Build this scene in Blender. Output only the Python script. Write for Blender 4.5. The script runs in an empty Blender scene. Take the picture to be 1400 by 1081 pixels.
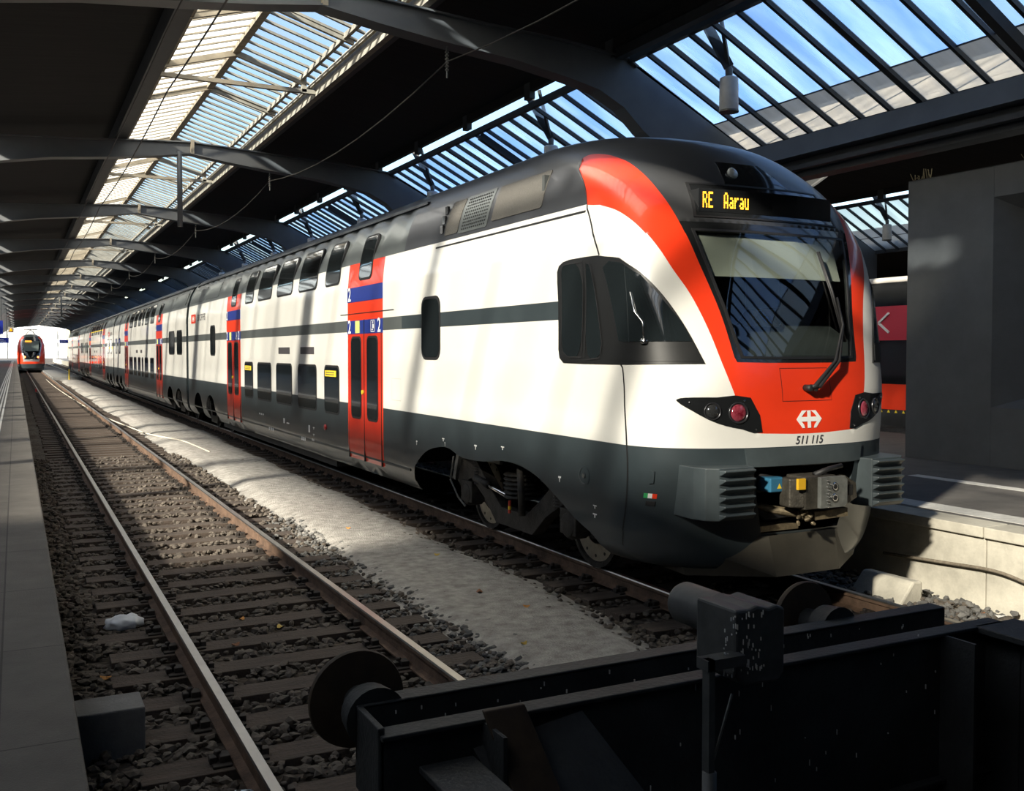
import bpy, bmesh, math, random, bisect
from mathutils import Vector, Matrix
from mathutils.geometry import delaunay_2d_cdt
random.seed(7)
S = bpy.context.scene
COL = S.collection
PI = math.pi
# ---------------------------------------------------------------- camera
F = 1340.0; CX, CY = 700.0, 525.0; EYE = Vector((0, 0, 2.21))
PITCH = math.atan(44 / F); YAW = math.atan(679 * math.cos(PITCH) / F)
cd = bpy.data.cameras.new('camera'); cam = bpy.data.objects.new('camera', cd); COL.objects.link(cam)
cam.location = EYE; cam.rotation_euler = (PI / 2 - PITCH, 0, -YAW)
cd.sensor_fit = 'HORIZONTAL'; cd.sensor_width = 36.0; cd.lens = 36.0 * F / 1400
cd.shift_x = 0.0; cd.shift_y = -(540.5 - 525.0) / 1400
cd.clip_start = 0.05; cd.clip_end = 1500
S.camera = cam
# ---------------------------------------------------------------- light
SUN_DIR = Vector((1, 0.5, -0.56)).normalized()          # the way sunlight travels
sd = bpy.data.lights.new('sun', 'SUN'); sd.energy = 29.0; sd.angle = math.radians(2.4); sd.color = (1.0, 0.93, 0.80)
so = bpy.data.objects.new('sun', sd); COL.objects.link(so); so.rotation_euler = SUN_DIR.to_track_quat('-Z', 'Y').to_euler()
so.location = (-30, -20, 40)
W = bpy.data.worlds.new('sky'); S.world = W; W.use_nodes = True
wn = W.node_tree; bg = wn.nodes['Background']; sky = wn.nodes.new('ShaderNodeTexSky')
sky.sky_type = 'NISHITA'; sky.sun_disc = False
sky.sun_elevation = math.asin(-SUN_DIR.z); sky.sun_rotation = math.atan2(-SUN_DIR.x, -SUN_DIR.y)
sky.air_density = 1.2; sky.dust_density = 0.35; sky.ozone_density = 2.0
wn.links.new(sky.outputs[0], bg.inputs[0]); bg.inputs[1].default_value = 0.42
vs = S.view_settings; vs.view_transform = 'Standard'; vs.look = 'None'; vs.gamma = 1.0; vs.use_curve_mapping = False
vs.exposure = -0.55
S.cycles.max_bounces = 7; S.cycles.diffuse_bounces = 4; S.cycles.glossy_bounces = 4; S.cycles.transparent_max_bounces = 24
S.cycles.sample_clamp_indirect = 6.0; S.cycles.caustics_reflective = False; S.cycles.caustics_refractive = False

# ---------------------------------------------------------------- materials
MATS = {}
def mat(name, col, rough=0.5, metal=0.0, var=0.0, scale=4.0, bump=0.0, bscale=60.0, coat=0.0, emit=None, estr=0.0, stretch=None, col2=None, spec=None):
    if name in MATS: return MATS[name]
    m = bpy.data.materials.new(name); m.use_nodes = True; nt = m.node_tree; p = nt.nodes['Principled BSDF']
    p.inputs['Base Color'].default_value = (*col, 1); p.inputs['Roughness'].default_value = rough; p.inputs['Metallic'].default_value = metal
    p.inputs['Coat Weight'].default_value = coat; p.inputs['Coat Roughness'].default_value = 0.06
    if spec is not None: p.inputs['Specular IOR Level'].default_value = spec
    tc = nt.nodes.new('ShaderNodeTexCoord'); mp = nt.nodes.new('ShaderNodeMapping'); nt.links.new(tc.outputs['Object'], mp.inputs[0])
    if stretch: mp.inputs['Scale'].default_value = stretch
    if var or col2:
        n = nt.nodes.new('ShaderNodeTexNoise'); n.inputs['Scale'].default_value = scale; n.inputs['Detail'].default_value = 6; n.inputs['Roughness'].default_value = 0.65
        nt.links.new(mp.outputs[0], n.inputs['Vector'])
        r = nt.nodes.new('ShaderNodeValToRGB'); nt.links.new(n.outputs['Fac'], r.inputs[0])
        c2 = col2 or tuple(min(1, c * (1 + var)) for c in col); c1 = tuple(c * (1 - var) for c in col) if not col2 else col
        r.color_ramp.elements[0].position = 0.34; r.color_ramp.elements[0].color = (*c1, 1)
        r.color_ramp.elements[1].position = 0.66; r.color_ramp.elements[1].color = (*c2, 1)
        nt.links.new(r.outputs[0], p.inputs['Base Color'])
    if bump:
        n2 = nt.nodes.new('ShaderNodeTexNoise'); n2.inputs['Scale'].default_value = bscale; n2.inputs['Detail'].default_value = 5
        nt.links.new(tc.outputs['Object'], n2.inputs['Vector'])
        b = nt.nodes.new('ShaderNodeBump'); b.inputs['Strength'].default_value = bump; b.inputs['Distance'].default_value = 0.02
        nt.links.new(n2.outputs['Fac'], b.inputs['Height']); nt.links.new(b.outputs[0], p.inputs['Normal'])
    if emit: p.inputs['Emission Color'].default_value = (*emit, 1); p.inputs['Emission Strength'].default_value = estr
    MATS[name] = m; return m
def pane_mat(name, tint, trans, soft, streak=True, scale=1.4, diff=(0.75, 0.78, 0.8), tmin=0.35, back=0.0, var=False):
    """dirty wired roof glass: part clear, part light-scattering, streaked down the slope"""
    m = bpy.data.materials.new(name); m.use_nodes = True; nt = m.node_tree; nt.nodes.clear(); N = nt.nodes.new; L = nt.links.new
    out = N('ShaderNodeOutputMaterial'); tr = N('ShaderNodeBsdfTransparent'); tl = N('ShaderNodeBsdfTranslucent'); gl = N('ShaderNodeBsdfGlossy')
    tr.inputs[0].default_value = (*tint, 1); tl.inputs[0].default_value = (*diff, 1); gl.inputs['Roughness'].default_value = 0.15
    mx = N('ShaderNodeMixShader'); L(tr.outputs[0], mx.inputs[1])
    df = N('ShaderNodeBsdfDiffuse'); df.inputs[0].default_value = (*diff, 1); mb_ = N('ShaderNodeMixShader'); mb_.inputs[0].default_value = back; L(tl.outputs[0], mb_.inputs[1]); L(df.outputs[0], mb_.inputs[2]); L(mb_.outputs[0], mx.inputs[2])
    tc = N('ShaderNodeTexCoord'); mp = N('ShaderNodeMapping'); mp.inputs['Scale'].default_value = (0.25, 1.7, 0.25); L(tc.outputs['Object'], mp.inputs[0])
    n = N('ShaderNodeTexNoise'); n.inputs['Scale'].default_value = scale; n.inputs['Detail'].default_value = 5; L(mp.outputs[0], n.inputs['Vector'])
    mr = N('ShaderNodeMapRange'); L(n.outputs['Fac'], mr.inputs[0]); mr.inputs[1].default_value = 0.3; mr.inputs[2].default_value = 0.7
    mr.inputs[3].default_value = max(0, soft - (1 - tmin) * 0.5 * soft); mr.inputs[4].default_value = min(1, soft + (1 - tmin) * 0.5 * (1 - soft))
    L(mr.outputs[0], mx.inputs[0])
    if var:      # grime and rain streaks tint every pane differently
        n3 = N('ShaderNodeTexNoise'); n3.inputs['Scale'].default_value = 0.9; n3.inputs['Detail'].default_value = 4; mp3 = N('ShaderNodeMapping'); mp3.inputs['Scale'].default_value = (.5, 1.5, .5); L(tc.outputs['Object'], mp3.inputs[0]); L(mp3.outputs[0], n3.inputs['Vector'])
        cr3 = N('ShaderNodeValToRGB'); cr3.color_ramp.elements[0].position = .38; cr3.color_ramp.elements[0].color = (tint[0]*.5, tint[1]*.62, tint[2]*.85, 1); cr3.color_ramp.elements[1].position = .62; cr3.color_ramp.elements[1].color = (min(1, tint[0]*1.2), min(1, tint[1]*1.1), 1, 1); L(n3.outputs['Fac'], cr3.inputs[0]); L(cr3.outputs[0], tr.inputs[0])
    m2 = N('ShaderNodeMixShader'); m2.inputs[0].default_value = 0.05; L(mx.outputs[0], m2.inputs[1]); L(gl.outputs[0], m2.inputs[2])
    L(m2.outputs[0], out.inputs[0]); MATS[name] = m; return m
def clear_glass(name, tint=(0.55, 0.62, 0.62), refl=0.10, dark=0.0):
    m = bpy.data.materials.new(name); m.use_nodes = True; nt = m.node_tree; nt.nodes.clear(); N = nt.nodes.new; L = nt.links.new
    out = N('ShaderNodeOutputMaterial'); tr = N('ShaderNodeBsdfTransparent'); gl = N('ShaderNodeBsdfGlossy'); tr.inputs[0].default_value = (*tint, 1)
    gl.inputs['Roughness'].default_value = 0.02; fr = N('ShaderNodeFresnel'); fr.inputs[0].default_value = 1.5
    ad = N('ShaderNodeMath'); ad.operation = 'ADD'; ad.inputs[1].default_value = refl; L(fr.outputs[0], ad.inputs[0])
    ge = N('ShaderNodeNewGeometry'); inv = N('ShaderNodeMath'); inv.operation = 'SUBTRACT'; inv.inputs[0].default_value = 1; L(ge.outputs['Backfacing'], inv.inputs[1])
    mu = N('ShaderNodeMath'); mu.operation = 'MULTIPLY'; L(ad.outputs[0], mu.inputs[0]); L(inv.outputs[0], mu.inputs[1]); ad = mu
    mx = N('ShaderNodeMixShader'); L(ad.outputs[0], mx.inputs[0]); L(tr.outputs[0], mx.inputs[1]); L(gl.outputs[0], mx.inputs[2]); L(mx.outputs[0], out.inputs[0])
    MATS[name] = m; return m
WHITE = mat('white_paint', (0.80, 0.79, 0.74), 0.28, coat=0.5, var=0.03, scale=1.2)
RED = mat('red_paint', (0.80, 0.045, 0.012), 0.30, coat=0.5, var=0.05, scale=1.5)
SKIRT = mat('slate_grey_paint', (0.036, 0.048, 0.054), 0.33, coat=0.25, var=0.12, scale=2.0)
BAND = mat('grey_paint', (0.080, 0.090, 0.090), 0.36, coat=0.2, var=0.06, scale=2.0)
ROOFG = mat('roof_grey_paint', (0.036, 0.038, 0.043), 0.34, coat=0.2, var=0.15, scale=1.5)
NOSEG = mat('matt_anthracite_paint', (0.040, 0.041, 0.043), 0.38, var=0.05, coat=0.25)
BLACKG = mat('black_gloss', (0.012, 0.013, 0.014), 0.08, coat=0.8)
SEAL = mat('black_rubber', (0.012, 0.012, 0.013), 0.55)
GLASSD = mat('dark_window_glass', (0.012, 0.016, 0.018), 0.03, spec=0.9, coat=1.0)
BLUE = mat('blue_paint', (0.02, 0.04, 0.24), 0.3, coat=0.4)
DOORR = mat('door_red_paint', (0.62, 0.035, 0.015), 0.30, coat=0.5, var=0.06, scale=2)
YEL = mat('yellow_label', (0.85, 0.62, 0.04), 0.5)
WHT = mat('white_lettering', (0.85, 0.85, 0.83), 0.5)
DKL = mat('dark_lettering', (0.05, 0.05, 0.06), 0.5)
STEELD = mat('grimy_underframe_steel', (0.035, 0.032, 0.028), 0.62, 0.3, var=0.5, scale=9, bump=0.3)
STEELM = mat('worn_grey_steel', (0.16, 0.16, 0.15), 0.45, 0.5, var=0.35, scale=8)
CHROME = mat('bright_metal', (0.72, 0.72, 0.72), 0.22, 1.0)
BUMP = mat('bumper_grey', (0.052, 0.066, 0.072), 0.42, var=0.15, scale=4)
GRILLE = mat('grille_mesh', (0.085, 0.080, 0.070), 0.6, var=0.2, scale=60, bump=0.4, bscale=180)
PLOUGH = mat('brown_grey_plough_paint', (0.060, 0.054, 0.042), 0.5, var=0.2, scale=3)
RAILTOP = mat('polished_rail_head', (0.44, 0.41, 0.37), 0.34, 1.0, var=0.1, scale=3)
RAILS = mat('rusty_rail_side', (0.12, 0.075, 0.05), 0.8, 0.2, var=0.4, scale=6, bump=0.3)
WOOD = mat('weathered_sleeper_wood', (0.058, 0.043, 0.033), 0.9, var=0.35, scale=5, bump=0.5, bscale=40, stretch=(0.6, 6, 6))
IRON = mat('rail_fastening_iron', (0.04, 0.033, 0.028), 0.75, 0.3, var=0.4, scale=20)
STONE = mat('brown_ballast_stone', (0.050, 0.040, 0.031), 0.9, col2=(0.125, 0.105, 0.085), scale=9)
STONEG = mat('grey_ballast_stone', (0.065, 0.064, 0.062), 0.9, col2=(0.16, 0.155, 0.145), scale=9)
CONC = mat('pale_concrete', (0.52, 0.49, 0.41), 0.85, var=0.22, scale=2.2, bump=0.25, bscale=30)
CONCD = mat('grey_concrete', (0.16, 0.16, 0.155), 0.85, var=0.2, scale=4, bump=0.25)
ASPH = mat('platform_asphalt', (0.13, 0.122, 0.112), 0.8, var=0.16, scale=3.5, bump=0.35, bscale=120)
LINEW = mat('worn_white_line_paint', (0.62, 0.61, 0.57), 0.7, var=0.15, scale=12)
BEAM = mat('grey_painted_roof_steel', (0.115, 0.12, 0.125), 0.5, var=0.12, scale=1.2)
BEAMC = mat('cream_stained_roof_steel', (0.30, 0.26, 0.20), 0.7, var=0.25, scale=2.5, stretch=(1, 3, 1))
BEAMD = mat('dark_roof_steel', (0.035, 0.037, 0.040), 0.55, var=0.2, scale=3)
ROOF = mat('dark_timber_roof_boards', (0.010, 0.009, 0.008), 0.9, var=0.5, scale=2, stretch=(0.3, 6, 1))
GIRD = mat('black_buffer_stop_steel', (0.028, 0.030, 0.031), 0.6, 0.2, var=0.35, scale=5, bump=0.2)
RUST = mat('brown_buffer_plate', (0.045, 0.030, 0.018), 0.7, 0.2, var=0.4, scale=7)
BOXM = mat('anthracite_panel', (0.17, 0.172, 0.168), 0.62, 0.0, var=0.12, scale=1.5)
SIDEGL = pane_mat('side_roof_glass', (0.74, 0.86, 1.0), 0.6, 0.24, var=True)
SIDEGL2 = pane_mat('greyed_side_roof_glass', (0.85, 0.82, 0.76), 0.5, 0.50, diff=(.95, .90, .80), back=0.55)
LEFTGL = pane_mat('sunny_side_roof_glass', (0.50, 0.50, 0.49), 0.8, 0.16, scale=0.7, diff=(.8, .8, .8))
SKYGLR = pane_mat('blue_skylight_glass', (0.80, 0.90, 1.0), 0.7, 0.10, diff=(.4, .4, .4))
SKYGLL = pane_mat('milky_skylight_glass', (0.5, 0.5, 0.45), 0.1, 0.95, diff=(1.0, 0.97, 0.88), tmin=0.9)
WINDSH = clear_glass('windscreen_glass', (0.84, 0.87, 0.86), 0.07)

# ---------------------------------------------------------------- object helpers
def link(o): COL.objects.link(o); return o
def tag(o, label=None, cat=None, group=None, kind=None):
    if label: o['label'] = label
    if cat: o['category'] = cat
    if group: o['group'] = group
    if kind: o['kind'] = kind
    return o
def empty(name, loc=(0, 0, 0), rz=0.0):
    o = bpy.data.objects.new(name, None); o.location = loc; o.rotation_euler = (0, 0, rz); o.empty_display_size = 0.2; return link(o)
def copy_tree(o, parent=None):
    c = o.copy(); link(c)
    if parent: c.parent = parent
    for ch in list(o.children): copy_tree(ch, c)
    return c
class MB:
    def __init__(s): s.v = []; s.f = []; s.m = []; s.mats = []; s.cur = 0
    def use(s, m):
        if m not in s.mats: s.mats.append(m)
        s.cur = s.mats.index(m); return s
    def add(s, vs, fs):
        b = len(s.v); s.v += [tuple(v) for v in vs]; s.f += [tuple(b + i for i in f) for f in fs]; s.m += [s.cur] * len(fs); return s
    def box(s, x0, x1, y0, y1, z0, z1):
        return s.add([(x0,y0,z0),(x1,y0,z0),(x1,y1,z0),(x0,y1,z0),(x0,y0,z1),(x1,y0,z1),(x1,y1,z1),(x0,y1,z1)], [(0,3,2,1),(4,5,6,7),(0,1,5,4),(1,2,6,5),(2,3,7,6),(3,0,4,7)])
    def bar(s, p, q, w, h, up=(0, 0, 1)):
        p = Vector(p); q = Vector(q); d = (q - p).normalized(); a = d.cross(Vector(up))
        if a.length < 1e-4: a = d.cross(Vector((1, 0, 0)))
        a.normalize(); b = a.cross(d).normalized(); a = a * w / 2; b = b * h / 2
        return s.add([p-a-b, p+a-b, p+a+b, p-a+b, q-a-b, q+a-b, q+a+b, q-a+b], [(0,1,2,3),(4,7,6,5),(0,4,5,1),(1,5,6,2),(2,6,7,3),(3,7,4,0)])
    def tube(s, pts, r, n=8, cap=True):
        pts = [Vector(p) for p in pts]; rs = r if isinstance(r, (list, tuple)) else [r] * len(pts); rings = []; ref = None
        for i, p in enumerate(pts):
            d = (pts[min(i+1, len(pts)-1)] - pts[max(i-1, 0)]).normalized()
            if ref is None: ref = d.orthogonal().normalized()
            ref = (ref - d * ref.dot(d)).normalized(); b = d.cross(ref)
            rings.append([p + (ref * math.cos(2*PI*k/n) + b * math.sin(2*PI*k/n)) * rs[i] for k in range(n)])
        vs = [v for r_ in rings for v in r_]; fs = [(i*n+k, i*n+(k+1)%n, (i+1)*n+(k+1)%n, (i+1)*n+k) for i in range(len(pts)-1) for k in range(n)]
        if cap: fs += [tuple(range(n-1, -1, -1)), tuple((len(pts)-1)*n+k for k in range(n))]
        return s.add(vs, fs)
    def lathe(s, prof, org, axis, n=20):
        """prof: list of (radius, distance along axis)"""
        ax = Vector(axis).normalized(); a = ax.orthogonal().normalized(); b = ax.cross(a); o = Vector(org)
        vs = []; fs = []
        for r, h in prof:
            for k in range(n): vs.append(o + ax*h + (a*math.cos(2*PI*k/n) + b*math.sin(2*PI*k/n))*max(r, 1e-4))
        for i in range(len(prof)-1):
            for k in range(n): fs.append((i*n+k, i*n+(k+1)%n, (i+1)*n+(k+1)%n, (i+1)*n+k))
        fs += [tuple(range(n-1, -1, -1)), tuple((len(prof)-1)*n+k for k in range(n))]
        return s.add(vs, fs)
    def prism(s, poly, a, b, axis='y'):
        """poly of 2D points extruded from a to b along axis"""
        f = {'y': lambda p, t: (p[0], t, p[1]), 'x': lambda p, t: (t, p[0], p[1]), 'z': lambda p, t: (p[0], p[1], t)}[axis]
        n = len(poly); vs = [f(p, a) for p in poly] + [f(p, b) for p in poly]
        return s.add(vs, [tuple(range(n)), tuple(range(2*n-1, n-1, -1))] + [(i, i+n, (i+1)%n+n, (i+1)%n) for i in range(n)])
    def build(s, name, m=None, parent=None, smooth=False, angle=None, bevel=0, sub=0, offset=None):
        me = bpy.data.meshes.new(name); me.from_pydata([tuple(v) for v in s.v], [], s.f)
        if m is not None: me.materials.append(m)
        else:
            for q in s.mats: me.materials.append(q)
            me.polygons.foreach_set('material_index', s.m)
        bm = bmesh.new(); bm.from_mesh(me); bmesh.ops.recalc_face_normals(bm, faces=bm.faces); bm.to_mesh(me); bm.free()
        if smooth or angle:
            me.polygons.foreach_set('use_smooth', [True] * len(me.polygons))
            if angle: me.set_sharp_from_angle(angle=math.radians(angle))
        me.update()
        o = bpy.data.objects.new(name, me); link(o)
        if offset: o.location = offset
        if parent: o.parent = parent
        if bevel:
            b = o.modifiers.new('bevel', 'BEVEL'); b.width = bevel; b.segments = 2; b.limit_method = 'ANGLE'
        return o

def in_poly(x, y, P):
    c = False; j = len(P) - 1
    for i in range(len(P)):
        xi, yi = P[i]; xj, yj = P[j]
        if (yi > y) != (yj > y) and x < (xj - xi) * (y - yi) / (yj - yi) + xi: c = not c
        j = i
    return c
def dense(P, step, closed=True):
    out = []; n = len(P)
    for i in range(n if closed else n - 1):
        a = P[i]; b = P[(i + 1) % n]; k = max(1, int(math.hypot(b[0]-a[0], b[1]-a[1]) / step))
        out += [(a[0] + (b[0]-a[0])*t/k, a[1] + (b[1]-a[1])*t/k) for t in range(k)]
    if not closed: out.append(P[-1])
    return out
def cdt(grid, loops, opens=(), step=0.03):
    """constrained triangulation; loops and opens are 2D polylines"""
    V = []; E = []
    for P in loops:
        b = len(V); V += P; E += [(b+i, b+(i+1) % len(P)) for i in range(len(P))]
    for P in opens:
        b = len(V); V += P; E += [(b+i, b+i+1) for i in range(len(P)-1)]
    cell = {}
    for p in V: cell.setdefault((int(p[0]//step), int(p[1]//step)), []).append(p)
    g = []
    for p in grid:
        i, j = int(p[0]//step), int(p[1]//step); ok = True
        for a in (-1, 0, 1):
            for b_ in (-1, 0, 1):
                for q in cell.get((i+a, j+b_), ()):
                    if (q[0]-p[0])**2 + (q[1]-p[1])**2 < (step*0.4)**2: ok = False
        if ok: g.append(p)
    V += g
    r = delaunay_2d_cdt([Vector(p) for p in V], E, [], 0, 1e-6)
    return [(p.x, p.y) for p in r[0]], [tuple(f) for f in r[2]]
def sheet(name, grid, loops, opens, classify, fmap, mats, parent=None, step=0.03):
    """map a triangulated 2D domain on a curved surface; classify returns a material index or None (cut away)"""
    V, T = cdt(grid, loops, opens, step); fs = []; ms = []
    for t in T:
        cx = sum(V[i][0] for i in t)/len(t); cy = sum(V[i][1] for i in t)/len(t); c = classify(cx, cy)
        if c is None: continue
        fs.append(t); ms.append(c)
    used = sorted({i for f in fs for i in f}); idx = {k: n for n, k in enumerate(used)}
    me = bpy.data.meshes.new(name); me.from_pydata([tuple(fmap(V[i])) for i in used], [], [tuple(idx[i] for i in f) for f in fs])
    for m in mats: me.materials.append(m)
    me.polygons.foreach_set('material_index', ms)
    bm = bmesh.new(); bm.from_mesh(me); bmesh.ops.remove_doubles(bm, verts=bm.verts, dist=0.0006)
    bmesh.ops.recalc_face_normals(bm, faces=bm.faces); bm.to_mesh(me); bm.free()
    me.polygons.foreach_set('use_smooth', [True]*len(me.polygons)); me.update()
    o = link(bpy.data.objects.new(name, me))
    if parent: o.parent = parent
    return o
def fnormal(fmap, p, out, h=2e-3):
    a = Vector(fmap((p[0]+h, p[1]))) - Vector(fmap((p[0]-h, p[1]))); b = Vector(fmap((p[0], p[1]+h))) - Vector(fmap((p[0], p[1]-h)))
    n = a.cross(b)
    if n.length < 1e-12: return Vector(out)
    n.normalize(); return n if n.dot(out) > 0 else -n
def patch(name, m, parent, poly, fmap, out, off=0.004, thick=0.012, gstep=0.05, holes=(), keep=True):
    """a thin shaped plate lying on a curved surface, with real thickness"""
    P = dense(poly, gstep); xs = [p[0] for p in P]; ys = [p[1] for p in P]; g = []
    nx = int((max(xs)-min(xs))/gstep); ny = int((max(ys)-min(ys))/gstep)
    H = [dense(h, gstep) for h in holes]
    for i in range(1, nx+1):
        for j in range(1, ny+1):
            q = (min(xs) + (i-.5)*gstep, min(ys) + (j-.5)*gstep)
            if in_poly(*q, P): g.append(q)
    V, T = cdt(g, [P] + H, (), gstep)
    T = [t for t in T if in_poly(sum(V[i][0] for i in t)/3, sum(V[i][1] for i in t)/3, P) and not any(in_poly(sum(V[i][0] for i in t)/3, sum(V[i][1] for i in t)/3, h) for h in H)]
    nv = len(V); top = []; bot = []
    for p in V:
        b = Vector(fmap(p)); n = fnormal(fmap, p, out); top.append(b + n*off); bot.append(b + n*(off-thick))
    fs = list(T) + [tuple(i+nv for i in reversed(t)) for t in T]
    ed = {}
    for t in T:
        for k in range(3):
            e = (t[k], t[(k+1) % 3]); key = (min(e), max(e)); ed[key] = None if key in ed else e
    for e in ed.values():
        if e: fs.append((e[1], e[0], e[0]+nv, e[1]+nv))
    me = bpy.data.meshes.new(name); me.from_pydata([tuple(v) for v in top+bot], [], fs); me.materials.append(m)
    bm = bmesh.new(); bm.from_mesh(me); bmesh.ops.recalc_face_normals(bm, faces=bm.faces); bm.to_mesh(me); bm.free()
    me.polygons.foreach_set('use_smooth', [True]*len(me.polygons)); me.set_sharp_from_angle(angle=math.radians(35)); me.update()
    o = link(bpy.data.objects.new(name, me))
    if parent: o.parent = parent
    return o
def rrect(x0, x1, y0, y1, r, n=5):
    r = min(r, (x1-x0)/2*.98, (y1-y0)/2*.98); out = []
    for cx, cy, a0 in ((x1-r, y1-r, 0), (x0+r, y1-r, 90), (x0+r, y0+r, 180), (x1-r, y0+r, 270)):
        out += [(cx + r*math.cos(math.radians(a0+90*k/n)), cy + r*math.sin(math.radians(a0+90*k/n))) for k in range(n+1)]
    return out
def text_mesh(txt, size, shear=0.0, space=1.0):
    size *= 1.0
    cu = bpy.data.curves.new('lettering', 'FONT'); cu.body = txt; cu.size = size; cu.shear = shear; cu.space_character = space; cu.offset = size*.014; cu.resolution_u = 3
    cu.align_x = 'CENTER'; cu.align_y = 'CENTER'
    o = link(bpy.data.objects.new('lettering', cu)); dg = bpy.context.evaluated_depsgraph_get()
    me = bpy.data.meshes.new_from_object(o.evaluated_get(dg)); bpy.data.objects.remove(o); bpy.data.curves.remove(cu); return me
def letters(name, txt, size, m, parent, place, shear=0.0, space=1.0):
    """flat lettering whose 2D points are put in the world by place(x, y)"""
    me = text_mesh(txt, size, shear, space)
    for v in me.vertices: v.co = Vector(place(v.co.x, v.co.y))
    me.materials.clear(); me.materials.append(m); o = link(bpy.data.objects.new(name, me))
    if parent: o.parent = parent
    return o

# ================================================================ the setting
def structure(mb, name, m=None, parent=None, **k):
    o = mb.build(name, m, parent, **k); o['kind'] = 'structure'; return o
YFAR = 206.3
def ground_material():
    m = bpy.data.materials.new('dirty_ballast_bed'); m.use_nodes = True; nt = m.node_tree; p = nt.nodes['Principled BSDF']; N = nt.nodes.new; L = nt.links.new
    p.inputs['Roughness'].default_value = 0.95; tc = N('ShaderNodeTexCoord')
    v = N('ShaderNodeTexVoronoi'); v.inputs['Scale'].default_value = 16; L(tc.outputs['Object'], v.inputs['Vector'])
    n = N('ShaderNodeTexNoise'); n.inputs['Scale'].default_value = 1.3; n.inputs['Detail'].default_value = 6; L(tc.outputs['Object'], n.inputs['Vector'])
    r = N('ShaderNodeValToRGB'); L(v.outputs['Color'], r.inputs[0]); r.color_ramp.elements[0].color = (0.045, 0.036, 0.028, 1); r.color_ramp.elements[1].color = (0.17, 0.145, 0.12, 1)
    r2 = N('ShaderNodeValToRGB'); L(n.outputs['Fac'], r2.inputs[0]); r2.color_ramp.elements[0].color = (0.5, 0.42, 0.35, 1); r2.color_ramp.elements[0].position = 0.35; r2.color_ramp.elements[1].color = (1, 1, 1, 1); r2.color_ramp.elements[1].position = 0.65
    mx = N('ShaderNodeMix'); mx.data_type = 'RGBA'; mx.blend_type = 'MULTIPLY'; mx.inputs[0].default_value = 1; L(r.outputs[0], mx.inputs[6]); L(r2.outputs[0], mx.inputs[7]); L(mx.outputs[2], p.inputs['Base Color'])
    b = N('ShaderNodeBump'); b.inputs['Strength'].default_value = 1.0; b.inputs['Distance'].default_value = 0.04; L(v.outputs['Distance'], b.inputs['Height']); b.invert = True; L(b.outputs[0], p.inputs['Normal'])
    return m
GROUND = ground_material()
SAND = mat('sandy_grit', (0.21, 0.195, 0.175), 0.95, col2=(0.40, 0.38, 0.345), scale=7, bump=1.0, bscale=55)
structure(MB().add([(-40, -12, -.22), (60, -12, -.22), (60, 600, -.22), (-40, 600, -.22)], [(0, 1, 2, 3)]), 'floor', GROUND)
# walkway of grit between the tracks: an irregular low mound
rw = random.Random(3)
def walk():
    mb = MB(); rows = []; Y = 3.6; ys = []
    while Y < 92: ys.append(Y); Y += 0.12 if Y < 25 else 0.6
    ph = [rw.uniform(0, 6) for _ in range(8)]
    wob = lambda y, a: sum(math.sin(y*f + ph[(i+a) % 8]) * w for i, (f, w) in enumerate(((.35, .10), (.9, .06), (2.1, .035), (5.3, .02))))
    nx = 22
    for y in ys:
        xl = 3.28 + wob(y, 0) + rw.uniform(-.012, .012); xr = 4.78 + wob(y, 4) - max(0, (8 - y)) * .12 + rw.uniform(-.012, .012)
        if y > 12: xr += min(.35, (y-12)*.05)
        rows.append([(xl + (xr-xl)*i/nx, y, -.215 + .085*min(1, 5*min(i, nx-i)/nx) + rw.uniform(-.003, .003)) for i in range(nx+1)])
    vs = [p for r in rows for p in r]; n = nx+1
    mb.add(vs, [(j*n+i, j*n+i+1, (j+1)*n+i+1, (j+1)*n+i) for j in range(len(rows)-1) for i in range(nx)])
    structure(mb, 'floor_walkway', SAND, smooth=True)
walk()
# platforms
def platform_material(name, base, xj, sx):
    m = mat(name, base, 0.82, var=0.18, scale=2.5, bump=0.35, bscale=110); nt = m.node_tree; p = nt.nodes['Principled BSDF']
    old = p.inputs['Base Color'].links[0].from_socket
    tc = nt.nodes.new('ShaderNodeTexCoord'); br = nt.nodes.new('ShaderNodeTexBrick'); mp = nt.nodes.new('ShaderNodeMapping')
    mp.inputs['Rotation'].default_value = (0, 0, PI/2); mp.inputs['Location'].default_value = (0, xj, 0)
    nt.links.new(tc.outputs['Object'], mp.inputs[0]); nt.links.new(mp.outputs[0], br.inputs['Vector'])
    br.inputs['Scale'].default_value = 1; br.inputs['Brick Width'].default_value = 1.5; br.inputs['Row Height'].default_value = sx; br.inputs['Mortar Size'].default_value = 0.006; br.offset = 0.0
    br.inputs['Color1'].default_value = (1, 1, 1, 1); br.inputs['Color2'].default_value = (.86, .86, .86, 1); br.inputs['Mortar'].default_value = (.35, .35, .35, 1)
    mx = nt.nodes.new('ShaderNodeMix'); mx.data_type = 'RGBA'; mx.blend_type = 'MULTIPLY'; mx.inputs[0].default_value = 1
    nt.links.new(old, mx.inputs[6]); nt.links.new(br.outputs['Color'], mx.inputs[7]); nt.links.new(mx.outputs[2], p.inputs['Base Color']); return m
PL = platform_material('platform_paving_slabs', (0.105, 0.096, 0.084), 0.09, 0.32)
TP = 0.57
structure(MB().box(-8.3, 0.225, -3.0, YFAR + 40, -.3, TP), 'floor_platform_left', PL, bevel=0.015)
structure(MB().box(0.225, 8.10, -3.0, 1.15, -.3, TP), 'floor_platform_end', ASPH, bevel=0.01)
structure(MB().box(8.40, 15.9, -3.0, YFAR + 40, -.3, TP), 'floor_platform_right', ASPH)
mb = MB(); y = -3.0                                   # concrete edge wall cast in lengths
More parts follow.
